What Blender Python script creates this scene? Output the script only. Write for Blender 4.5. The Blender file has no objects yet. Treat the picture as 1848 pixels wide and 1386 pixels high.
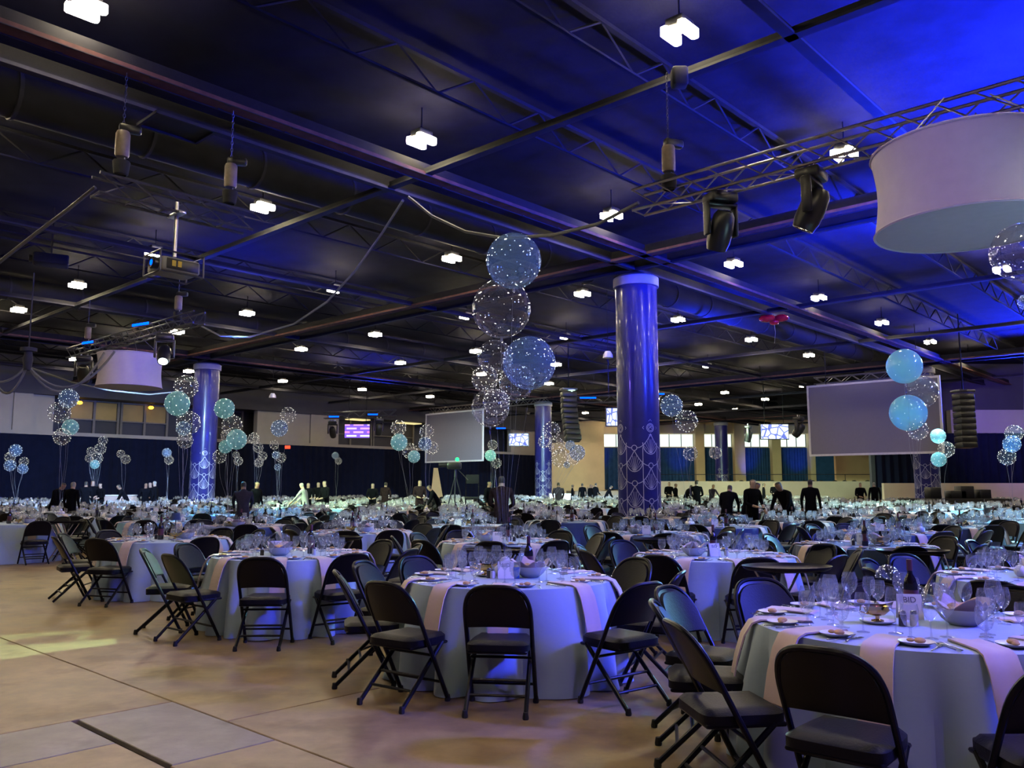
import bpy, math, random
import numpy as np
from mathutils import Matrix, Vector, Euler

random.seed(7)
SC = bpy.context.scene
COL = SC.collection
R = math.radians
PI = math.pi

# ------------------------------------------------------------------ camera
FPX, CAMH = 1520.0, 1.48
PITCH = math.atan(187 / FPX)
cam = bpy.data.cameras.new('camera')
cam.sensor_fit = 'HORIZONTAL'
cam.sensor_width = 36.0
cam.lens = 36.0 * FPX / 1848
cam.clip_end = 300
camo = bpy.data.objects.new('camera', cam)
camo.location = (0, 0, CAMH)
camo.rotation_euler = (PI / 2 + PITCH, 0, 0)
COL.objects.link(camo)
SC.camera = camo

# ------------------------------------------------------------------ world, view, large lights
SC.view_settings.view_transform = 'Standard'
SC.view_settings.look = 'None'
SC.view_settings.exposure = 0.0
SC.view_settings.gamma = 1.0
SC.view_settings.use_curve_mapping = False
SC.cycles.max_bounces = 5
SC.cycles.diffuse_bounces = 2
SC.cycles.glossy_bounces = 2
SC.cycles.transparent_max_bounces = 20
SC.cycles.use_light_tree = False
SC.cycles.use_adaptive_sampling = True
SC.cycles.adaptive_threshold = 0.03
SC.cycles.transmission_bounces = 4
SC.cycles.sample_clamp_indirect = 3.0
SC.cycles.caustics_reflective = False
SC.cycles.caustics_refractive = False
W = bpy.data.worlds.new('hall_ambience')
W.use_nodes = True
W.node_tree.nodes['Background'].inputs[0].default_value = (0.10, 0.16, 0.55, 1)
W.node_tree.nodes['Background'].inputs[1].default_value = 0.20
SC.world = W
LAMP_RGB = (1.0, 0.84, 0.52)
LAMP_STRENGTH = 160.0


def spot(name, loc, target, watt, rgb, angle, blend=0.6, size=0.25):
    l = bpy.data.lights.new(name, 'SPOT')
    l.energy = watt
    l.color = rgb
    l.spot_size = R(angle)
    l.spot_blend = blend
    l.shadow_soft_size = size
    o = bpy.data.objects.new(name, l)
    o.location = loc
    o.rotation_euler = (Vector(target) - Vector(loc)).to_track_quat('-Z', 'Y').to_euler()
    COL.objects.link(o)
    return o


BLUE = (0.010, 0.030, 1.0)
VIOLET = (0.22, 0.12, 1.0)
CYAN = (0.25, 0.85, 1.0)
MINT = (0.55, 1.0, 0.75)
spot('blue_wash_light', (9.2, 9.6, 6.0), (8.2, 11.0, 9.0), 34000, BLUE, 130, 1.0)
spot('blue_wash_light', (10.5, 14.0, 6.0), (8.5, 15.5, 9.0), 38000, BLUE, 140, 1.0)
spot('blue_wash_light', (25.0, 40.0, 5.8), (23.0, 38.0, 9.0), 26000, BLUE, 140, 1.0)
spot('blue_wash_light', (19.0, 21.0, 6.2), (17.0, 21.5, 9.0), 40000, BLUE, 130, 1.0)
spot('blue_wash_light', (10.0, 22.0, 6.4), (10.0, 23.0, 9.0), 18000, BLUE, 160, 1.0)
spot('blue_wash_light', (8.0, 33.0, 5.5), (8.0, 34.0, 9.0), 9000, BLUE, 160, 1.0)
spot('blue_wash_light', (-9.0, 27.0, 5.9), (-9.0, 26.0, 9.0), 2600, BLUE, 160, 1.0)
spot('blue_wash_light', (-8.0, 50.0, 6.4), (-8.0, 49.0, 9.0), 2500, BLUE, 160, 1.0)
spot('blue_wash_light', (4.5, 42.0, 6.5), (5.0, 43.0, 9.0), 6000, BLUE, 160, 1.0)
spot('mint_beam_light', (7.6, 6.2, 1.9), (5.2, 9.35, 4.4), 420, (0.45, 0.85, 1.0), 40, 0.9)
spot('violet_beam_light', (0.5, 2.0, 5.6), (5.0, 9.2, 4.9), 900, VIOLET, 22, 0.9)
spot('blue_beam_light', (13.0, 31.0, 6.2), (17.0, 39.6, 4.7), 700, BLUE, 40, 0.9)
spot('violet_beam_light', (27.0, 43.0, 6.4), (30.5, 50.5, 5.4), 2600, VIOLET, 80, 0.9)
spot('blue_beam_light', (12.5, 9.0, 6.3), (4.5, 12.0, 0.5), 6500, (0.03, 0.07, 1.0), 62, 0.9)
spot('violet_beam_light', (-5.0, 15.0, 5.6), (-11.9, 26.4, 5.1), 1500, (0.55, 0.42, 1.0), 14, 0.9)  # unseen beam added to brighten the small drum shade
# beams on the near tables
spot('blue_beam_light', (9.5, 4.0, 6.2), (2.6, 5.2, 0.6), 8500, (0.06, 0.08, 1.0), 55, 0.9)
spot('blue_beam_light', (8.5, 1.0, 6.2), (-0.6, 9.0, 0.6), 2000, (0.04, 0.06, 1.0), 40, 0.8)
spot('violet_beam_light', (4.0, -1.0, 6.2), (1.9, 4.5, 0.0), 500, (0.35, 0.2, 1.0), 50, 0.9)
spot('violet_beam_light', (-9.0, 14.0, 6.3), (3.0, 24.0, 4.0), 1300, VIOLET, 40, 0.8)
spot('blue_beam_light', (14.0, 20.0, 6.3), (4.0, 24.5, 3.5), 2600, BLUE, 50, 0.8)
# beams on the far tables
spot('mint_beam_light', (-9.5, 25.0, 6.0), (-5.0, 34.0, 0.7), 14000, (0.6, 1.0, 0.55), 75, 0.7)
spot('cyan_beam_light', (-9.5, 25.0, 6.0), (-7.0, 21.5, 0.7), 7000, (0.06, 0.5, 1.0), 45, 0.7)
spot('cyan_beam_light', (-12.0, 28.0, 6.0), (-17.0, 38.0, 0.7), 15000, (0.35, 0.6, 1.0), 70, 0.7)
spot('cyan_beam_light', (3.0, 42.0, 6.3), (0.0, 34.0, 0.7), 15000, (0.3, 0.85, 1.0), 80, 0.7)
spot('cyan_beam_light', (3.0, 43.0, 6.3), (2.0, 52.0, 0.7), 15000, (0.45, 0.75, 1.0), 80, 0.7)
spot('mint_beam_light', (20.0, 30.0, 6.4), (11.0, 33.5, 0.7), 17000, (0.55, 1.0, 0.8), 60, 0.7)
spot('mint_beam_light', (10.0, 45.0, 6.4), (17.0, 55.0, 0.7), 15000, (0.7, 1.0, 0.65), 70, 0.7)
spot('cyan_beam_light', (2.0, 12.0, 5.6), (-1.5, 17.5, 0.7), 2000, (0.55, 0.9, 0.9), 38, 0.6)
spot('cyan_beam_light', (16.0, 22.0, 6.4), (9.5, 17.0, 0.7), 11000, (0.2, 0.65, 1.0), 55, 0.7)
spot('mint_beam_light', (12.0, 24.0, 6.4), (13.0, 26.0, 0.7), 8000, (0.5, 0.9, 1.0), 80, 0.7)
# pale patch thrown on the bare floor
spot('mint_beam_light', (1.4, 12.4, 5.5), (-4.7, 8.2, 0.0), 7500, (0.5, 1.0, 0.65), 9, 0.2, 0.03)

# ------------------------------------------------------------------ hall axes (grid of the building is turned against the view)
AX = R(42.8)
UX, UY = math.sin(AX), math.cos(AX)
VX, VY = -math.cos(AX), math.sin(AX)
C1 = (3.68, 24.49)
ROT_U = math.atan2(UY, UX)      # z rotation that turns local +X onto the u axis
ROT_V = math.atan2(VY, VX)


def ST(s, t, z=0.0):
    return Vector((C1[0] + s * UX + t * VX, C1[1] + s * UY + t * VY, z))


def toST(x, y):
    dx, dy = x - C1[0], y - C1[1]
    return dx * UX + dy * UY, dx * VX + dy * VY


def ray(px, py):
    x = (px - 924) / FPX
    y = -(py - 693) / FPX
    return Vector((x, math.cos(PITCH) - y * math.sin(PITCH), math.sin(PITCH) + y * math.cos(PITCH)))


def at_d(px, py, d):
    r = ray(px, py)
    return Vector((0, 0, CAMH)) + r * (d / r.y)


def at_z(px, py, z):
    r = ray(px, py)
    return Vector((0, 0, CAMH)) + r * ((z - CAMH) / r.z)


def project(x, y, z):
    dy = y * math.cos(PITCH) + (z - CAMH) * math.sin(PITCH)
    dz = -y * math.sin(PITCH) + (z - CAMH) * math.cos(PITCH)
    return 924 + FPX * x / dy, 693 - FPX * dz / dy


# ------------------------------------------------------------------ materials
def mat(name, rgb, rough=0.6, metal=0.0, noise=0.0, nscale=8.0, bump=0.0, bscale=40.0, emit=None, estr=0.0,
        spec=0.5, coat=0.0, sheen=0.0, rgb2=None):
    m = bpy.data.materials.new(name)
    m.use_nodes = True
    nt = m.node_tree
    b = nt.nodes['Principled BSDF']
    b.inputs['Base Color'].default_value = (*rgb, 1)
    b.inputs['Roughness'].default_value = rough
    b.inputs['Metallic'].default_value = metal
    b.inputs['Specular IOR Level'].default_value = spec
    b.inputs['Coat Weight'].default_value = coat
    b.inputs['Sheen Weight'].default_value = sheen
    if noise or rgb2:
        tc = nt.nodes.new('ShaderNodeTexCoord')
        n = nt.nodes.new('ShaderNodeTexNoise')
        n.inputs['Scale'].default_value = nscale
        n.inputs['Detail'].default_value = 4
        nt.links.new(tc.outputs['Object'], n.inputs['Vector'])
        cr = nt.nodes.new('ShaderNodeValToRGB')
        c2 = rgb2 or tuple(min(1, c * (1 + noise)) for c in rgb)
        c1 = rgb if rgb2 else tuple(c * (1 - noise) for c in rgb)
        cr.color_ramp.elements[0].position = 0.3
        cr.color_ramp.elements[1].position = 0.7
        cr.color_ramp.elements[0].color = (*c1, 1)
        cr.color_ramp.elements[1].color = (*c2, 1)
        nt.links.new(n.outputs['Fac'], cr.inputs['Fac'])
        nt.links.new(cr.outputs['Color'], b.inputs['Base Color'])
    if bump:
        tc = nt.nodes.new('ShaderNodeTexCoord')
        n = nt.nodes.new('ShaderNodeTexNoise')
        n.inputs['Scale'].default_value = bscale
        n.inputs['Detail'].default_value = 3
        nt.links.new(tc.outputs['Object'], n.inputs['Vector'])
        bp = nt.nodes.new('ShaderNodeBump')
        bp.inputs['Strength'].default_value = bump
        bp.inputs['Distance'].default_value = 0.02
        nt.links.new(n.outputs['Fac'], bp.inputs['Height'])
        nt.links.new(bp.outputs['Normal'], b.inputs['Normal'])
    if emit:
        b.inputs['Emission Color'].default_value = (*emit, 1)
        b.inputs['Emission Strength'].default_value = estr
    return m


def glass_mat(name, tint, edge_rgb, base=0.06, edge=0.6, rough=0.02, milk=0.0, milk_rgb=(1, 1, 1)):
    """thin clear wall: see-through, more mirror-like towards the rim"""
    m = bpy.data.materials.new(name)
    m.use_nodes = True
    nt = m.node_tree
    nt.nodes.clear()
    out = nt.nodes.new('ShaderNodeOutputMaterial')
    tr = nt.nodes.new('ShaderNodeBsdfTransparent')
    tr.inputs[0].default_value = (*tint, 1)
    gl = nt.nodes.new('ShaderNodeBsdfGlossy')
    gl.inputs['Color'].default_value = (*edge_rgb, 1)
    gl.inputs['Roughness'].default_value = rough
    lw = nt.nodes.new('ShaderNodeLayerWeight')
    lw.inputs['Blend'].default_value = 0.18
    mp = nt.nodes.new('ShaderNodeMapRange')
    mp.inputs['To Min'].default_value = base
    mp.inputs['To Max'].default_value = edge
    nt.links.new(lw.outputs['Facing'], mp.inputs['Value'])
    mx = nt.nodes.new('ShaderNodeMixShader')
    nt.links.new(mp.outputs[0], mx.inputs[0])
    nt.links.new(tr.outputs[0], mx.inputs[1])
    nt.links.new(gl.outputs[0], mx.inputs[2])
    last = mx
    if milk:
        df = nt.nodes.new('ShaderNodeBsdfTranslucent')
        df.inputs[0].default_value = (*milk_rgb, 1)
        d2 = nt.nodes.new('ShaderNodeBsdfDiffuse')
        d2.inputs[0].default_value = (*milk_rgb, 1)
        ad = nt.nodes.new('ShaderNodeMixShader')
        ad.inputs[0].default_value = 0.5
        nt.links.new(df.outputs[0], ad.inputs[1])
        nt.links.new(d2.outputs[0], ad.inputs[2])
        m2 = nt.nodes.new('ShaderNodeMixShader')
        m2.inputs[0].default_value = milk
        nt.links.new(mx.outputs[0], m2.inputs[1])
        nt.links.new(ad.outputs[0], m2.inputs[2])
        last = m2
    nt.links.new(last.outputs[0], out.inputs[0])
    return m


def emit_mat(name, rgb, strength):
    m = bpy.data.materials.new(name)
    m.use_nodes = True
    nt = m.node_tree
    nt.nodes.clear()
    out = nt.nodes.new('ShaderNodeOutputMaterial')
    e = nt.nodes.new('ShaderNodeEmission')
    e.inputs[0].default_value = (*rgb, 1)
    e.inputs[1].default_value = strength
    nt.links.new(e.outputs[0], out.inputs[0])
    return m


def concrete_mat(name, dark, light, stain):
    m = mat(name, light, rough=0.42)
    nt = m.node_tree
    b = nt.nodes['Principled BSDF']
    geo = nt.nodes.new('ShaderNodeNewGeometry')

    def noise(scale, detail, rough=0.6):
        n = nt.nodes.new('ShaderNodeTexNoise')
        n.inputs['Scale'].default_value = scale
        n.inputs['Detail'].default_value = detail
        n.inputs['Roughness'].default_value = rough
        nt.links.new(geo.outputs['Position'], n.inputs['Vector'])
        return n

    def ramp(src, p0, c0, p1, c1):
        r = nt.nodes.new('ShaderNodeValToRGB')
        r.color_ramp.elements[0].position = p0
        r.color_ramp.elements[0].color = (*c0, 1)
        r.color_ramp.elements[1].position = p1
        r.color_ramp.elements[1].color = (*c1, 1)
        nt.links.new(src, r.inputs[0])
        return r

    n1, n2, n3 = noise(0.5, 5), noise(4.0, 7, 0.75), noise(1.3, 4, 0.65)
    r1 = ramp(n1.outputs['Fac'], 0.36, dark, 0.66, light)
    r2 = ramp(n2.outputs['Fac'], 0.32, (0.62, 0.60, 0.58), 0.62, (1, 1, 1))
    r3 = ramp(n3.outputs['Fac'], 0.36, stain, 0.47, (1, 1, 1))
    last = r1
    for r in (r2, r3):
        mx = nt.nodes.new('ShaderNodeMix')
        mx.data_type = 'RGBA'
        mx.blend_type = 'MULTIPLY'
        mx.inputs[0].default_value = 0.85
        nt.links.new(last.outputs[0] if last is r1 else last.outputs[2], mx.inputs[6])
        nt.links.new(r.outputs[0], mx.inputs[7])
        last = mx
    nt.links.new(last.outputs[2], b.inputs['Base Color'])
    rr = nt.nodes.new('ShaderNodeMapRange')
    rr.inputs['To Min'].default_value = 0.26
    rr.inputs['To Max'].default_value = 0.55
    nt.links.new(n2.outputs['Fac'], rr.inputs['Value'])
    nt.links.new(rr.outputs[0], b.inputs['Roughness'])
    bp = nt.nodes.new('ShaderNodeBump')
    bp.inputs['Strength'].default_value = 0.15
    bp.inputs['Distance'].default_value = 0.02
    nt.links.new(n2.outputs['Fac'], bp.inputs['Height'])
    nt.links.new(bp.outputs[0], b.inputs['Normal'])
    return m


def cloth_mat(name, rgb, weave=900):
    m = mat(name, rgb, rough=0.75, sheen=0.25, spec=0.3)
    nt = m.node_tree
    b = nt.nodes['Principled BSDF']
    tc = nt.nodes.new('ShaderNodeTexCoord')
    n = nt.nodes.new('ShaderNodeTexNoise'); n.inputs['Scale'].default_value = 5; n.inputs['Detail'].default_value = 5
    bp = nt.nodes.new('ShaderNodeBump'); bp.inputs['Strength'].default_value = 0.25; bp.inputs['Distance'].default_value = 0.02
    nt.links.new(tc.outputs['Object'], n.inputs['Vector'])
    nt.links.new(n.outputs['Fac'], bp.inputs['Height'])
    nt.links.new(bp.outputs[0], b.inputs['Normal'])
    return m


def stripes_drape_mat(name, rgb):
    m = mat(name, rgb, rough=0.9, spec=0.1, noise=0.15, nscale=2)
    return m


def led_mat(name, kind):
    """a lit screen showing pale bars and diagonals"""
    m = bpy.data.materials.new(name)
    m.use_nodes = True
    nt = m.node_tree
    nt.nodes.clear()
    out = nt.nodes.new('ShaderNodeOutputMaterial')
    e = nt.nodes.new('ShaderNodeEmission')
    tc = nt.nodes.new('ShaderNodeTexCoord')
    mp = nt.nodes.new('ShaderNodeMapping')
    nt.links.new(tc.outputs['Generated'], mp.inputs[0])
    cr = nt.nodes.new('ShaderNodeValToRGB')
    if kind == 'diag':
        w = nt.nodes.new('ShaderNodeTexVoronoi')
        w.feature = 'DISTANCE_TO_EDGE'
        w.inputs['Scale'].default_value = 3.2
        mp.inputs['Scale'].default_value = (1.2, 1.0, 0.7)
        mp.inputs['Rotation'].default_value = (0.2, 0.4, 0.3)
        nt.links.new(mp.outputs[0], w.inputs['Vector'])
        nt.links.new(w.outputs['Distance'], cr.inputs[0])
        cr.color_ramp.elements[0].position = 0.05; cr.color_ramp.elements[0].color = (0.12, 0.16, 0.55, 1)
        cr.color_ramp.elements[1].position = 0.09; cr.color_ramp.elements[1].color = (0.75, 0.85, 1, 1)
        e.inputs[1].default_value = 1.6
    else:
        w = nt.nodes.new('ShaderNodeTexBrick')
        w.inputs['Scale'].default_value = 0.9
        w.inputs['Color1'].default_value = (0.9, 0.95, 1, 1)
        w.inputs['Color2'].default_value = (0.95, 0.25, 0.95, 1)
        w.inputs['Mortar'].default_value = (0.25, 0.12, 0.85, 1)
        w.inputs['Mortar Size'].default_value = 0.07
        mp.inputs['Rotation'].default_value = (PI / 2, 0, 0)
        nt.links.new(mp.outputs[0], w.inputs['Vector'])
        nt.links.new(w.outputs['Color'], e.inputs[0])
        e.inputs[1].default_value = 1.3
    if kind == 'diag':
        nt.links.new(cr.outputs[0], e.inputs[0])
    nt.links.new(e.outputs[0], out.inputs[0])
    return m


M = {}
M['floor'] = concrete_mat('polished_concrete', (0.25, 0.165, 0.075), (0.43, 0.31, 0.16), (0.62, 0.56, 0.50))
M['floor_grey'] = concrete_mat('grey_concrete', (0.20, 0.17, 0.13), (0.34, 0.30, 0.24), (0.6, 0.58, 0.56))
M['joint'] = mat('joint_filler', (0.03, 0.022, 0.02), 0.9, noise=0.2)
M['ceiling'] = mat('ceiling_deck', (0.0095, 0.0095, 0.018), 0.9, spec=0.05, noise=0.25, nscale=1.5)
M['steel'] = mat('painted_steel', (0.024, 0.024, 0.036), 0.75, spec=0.15, noise=0.2, nscale=3)
M['steel_dark'] = mat('dark_steel', (0.007, 0.007, 0.011), 0.85, spec=0.15, noise=0.2, nscale=3)
M['primer'] = mat('brown_primer', (0.085, 0.038, 0.036), 0.8, spec=0.15, noise=0.3, nscale=4)
M['duct'] = mat('duct_sheet', (0.009, 0.009, 0.013), 0.75, spec=0.2, noise=0.25, nscale=2)
M['black'] = mat('black_enamel', (0.003, 0.0035, 0.007), 0.33, spec=0.22, noise=0.1)
M['vinyl'] = mat('dark_vinyl', (0.006, 0.006, 0.009), 0.45, spec=0.17, bump=0.1, bscale=90)
M['blackfab'] = mat('black_fabric', (0.01, 0.01, 0.014), 0.9, noise=0.2)
M['rubber'] = mat('rubber', (0.012, 0.012, 0.012), 0.8, noise=0.1)
M['cloth'] = cloth_mat('ice_blue_cloth', (0.33, 0.42, 0.55))
M['cloth_navy'] = cloth_mat('navy_cloth', (0.035, 0.06, 0.16))
M['cloth_blue_lit'] = cloth_mat('blue_lit_cloth', (0.22, 0.45, 0.72))  # pale cloth with blue stage light put into its colour
M['napkin'] = cloth_mat('blush_napkin', (0.56, 0.43, 0.40))
M['china'] = mat('white_china', (0.80, 0.80, 0.80), 0.2, noise=0.03)
M['bread'] = mat('bread_crust', (0.55, 0.33, 0.13), 0.7, noise=0.3, nscale=25)
M['silver'] = mat('cutlery_steel', (0.75, 0.75, 0.78), 0.18, metal=1.0, noise=0.05)
M['gold'] = mat('gold_metal', (0.75, 0.50, 0.18), 0.2, metal=1.0, noise=0.08)
M['glass'] = glass_mat('clear_glass', (0.96, 0.97, 1.0), (1, 1, 1), 0.09, 0.95, 0.02, 0.05)
M['glass_far_sparkle'] = glass_mat('whitened_glass_far', (0.95, 0.97, 1.0), (1, 1, 1), 0.12, 0.95, 0.05, 0.16)  # far copy of the glass, whitened so the sparkle is painted in
M['bottle'] = mat('dark_bottle_glass', (0.012, 0.01, 0.014), 0.08, spec=0.8, noise=0.1)
M['bottle_label'] = mat('bottle_label', (0.09, 0.02, 0.035), 0.6, noise=0.15)
M['pepper'] = mat('ground_pepper_glass', (0.05, 0.045, 0.045), 0.25, noise=0.2)
M['salt'] = mat('salt_glass', (0.65, 0.65, 0.68), 0.25, noise=0.1)
M['paper'] = mat('white_card', (0.78, 0.76, 0.76), 0.7, noise=0.03)
M['ink'] = mat('grey_ink', (0.10, 0.10, 0.13), 0.8, noise=0.05)
M['bluebox'] = mat('blue_carton', (0.02, 0.10, 0.42), 0.5, noise=0.1)
M['balloon_clear'] = glass_mat('clear_balloon', (0.96, 0.96, 0.97), (1, 1, 1), 0.055, 0.75, 0.0, 0.02)
M['balloon_blue'] = glass_mat('blue_balloon', (0.80, 0.88, 0.98), (0.9, 0.95, 1), 0.06, 0.70, 0.0, 0.17, (0.35, 0.60, 1.0))
M['balloon_teal'] = glass_mat('beam_lit_balloon', (0.75, 0.93, 0.97), (0.9, 1, 1), 0.08, 0.70, 0.0, 0.36, (0.45, 0.95, 1.0))  # beam light put into the film as a pale milky aqua
M['balloon_white'] = mat('white_latex', (0.85, 0.83, 0.84), 0.35, noise=0.03)
M['ribbon'] = mat('silver_ribbon', (0.30, 0.31, 0.36), 0.35, metal=0.4, noise=0.2)
M['seed'] = emit_mat('glint_dot', (1.0, 0.95, 0.85), 2.5)  # glowing dots that paint lamp reflections on the balloons
M['column'] = mat('navy_wrap', (0.016, 0.017, 0.14), 0.28, coat=0.15, spec=0.35, noise=0.2, nscale=2)
M['colcap'] = mat('pale_cap', (0.40, 0.38, 0.42), 0.6, noise=0.06)
M['print'] = mat('silver_print', (0.50, 0.50, 0.60), 0.4, metal=0.25, noise=0.1)
M['shade'] = mat('white_stretch_fabric', (0.40, 0.36, 0.46), 0.8, noise=0.03)
M['truss'] = mat('truss_aluminium', (0.55, 0.55, 0.58), 0.28, metal=1.0, noise=0.1)
M['truss_black'] = mat('black_truss', (0.10, 0.10, 0.12), 0.35, metal=0.8, noise=0.1)
M['fixture'] = mat('fixture_housing', (0.008, 0.008, 0.011), 0.35, noise=0.15)
M['hoist'] = mat('hoist_casing', (0.16, 0.12, 0.09), 0.45, noise=0.2)
M['lamp'] = emit_mat('led_panel', LAMP_RGB, LAMP_STRENGTH)
M['bluebar'] = emit_mat('blue_led_bar', (0.0, 0.05, 1.0), 6.0)
M['beamlens'] = emit_mat('moving_head_lens', (0.8, 0.95, 1.0), 6.0)
M['green_tally'] = emit_mat('green_tally', (0.02, 0.9, 0.15), 4.0)
M['redexit'] = emit_mat('red_exit', (1.0, 0.05, 0.02), 3.0)
M['amber'] = emit_mat('amber_lamp', (1.0, 0.50, 0.03), 6.0)
M['drape'] = stripes_drape_mat('navy_drape', (0.004, 0.006, 0.022))
M['drape_teal'] = stripes_drape_mat('teal_navy_drape', (0.025, 0.07, 0.16))
M['wallwhite'] = mat('pale_wall_panel', (0.25, 0.23, 0.23), 0.8, noise=0.05, nscale=1)
M['wallbeige'] = mat('beige_wall', (0.62, 0.47, 0.27), 0.8, noise=0.06, nscale=1)
M['walldark'] = mat('dark_wall', (0.03, 0.03, 0.045), 0.8, noise=0.1, nscale=1)
M['frame'] = mat('window_frame', (0.10, 0.09, 0.09), 0.5, noise=0.1)
M['daylight'] = emit_mat('daylit_pane', (0.80, 1.0, 0.86), 1.7)
M['amberpane'] = mat('amber_room_pane', (0.16, 0.11, 0.04), 0.5, noise=0.2, nscale=1, emit=(0.9, 0.6, 0.15), estr=0.05)
M['yellowroom'] = emit_mat('lit_room_ceiling', (1.0, 0.80, 0.35), 1.1)
M['parapet'] = mat('parapet_paint', (0.50, 0.42, 0.36), 0.8, noise=0.06, nscale=1)
M['screen'] = mat('projection_screen', (0.19, 0.175, 0.23), 0.85, noise=0.02)
M['screen_border'] = mat('screen_border', (0.60, 0.58, 0.62), 0.5, noise=0.05)
M['led'] = led_mat('led_wall_diagonals', 'diag')
M['led2'] = led_mat('led_wall_bars', 'bars')
M['skin'] = mat('skin', (0.22, 0.12, 0.08), 0.55, noise=0.06)
M['skin2'] = mat('light_skin', (0.34, 0.22, 0.17), 0.55, noise=0.06)
M['hair'] = mat('dark_hair', (0.02, 0.015, 0.012), 0.6, noise=0.2)
M['hair_grey'] = mat('grey_hair', (0.2, 0.19, 0.18), 0.6, noise=0.2)
M['black_clothes'] = mat('black_clothing', (0.003, 0.003, 0.005), 0.95, spec=0.05, noise=0.2)
M['plaid'] = mat('dark_plaid', (0.02, 0.011, 0.014), 0.95, spec=0.05, noise=0.4, nscale=20)
M['white_clothes'] = mat('white_shirt', (0.24, 0.25, 0.25), 0.8, noise=0.05)
M['grey_clothes'] = mat('grey_clothing', (0.03, 0.025, 0.04), 0.95, spec=0.05, noise=0.15)
M['red'] = mat('red_foil', (0.5, 0.01, 0.03), 0.25, metal=0.5, noise=0.2)
M['cable'] = mat('cable_sheath', (0.10, 0.10, 0.11), 0.6, noise=0.1)
M['wood_tray'] = mat('brown_tray', (0.10, 0.05, 0.025), 0.5, noise=0.2)
M['projector'] = mat('projector_casing', (0.22, 0.22, 0.21), 0.5, noise=0.05)
M['yellow'] = mat('yellow_sticker', (0.6, 0.42, 0.04), 0.6, noise=0.1)
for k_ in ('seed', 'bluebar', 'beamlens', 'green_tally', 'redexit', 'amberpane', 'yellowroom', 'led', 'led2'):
    M[k_].cycles.emission_sampling = 'NONE'      # small glows: seen, but too weak to be sampled as lamps


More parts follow.
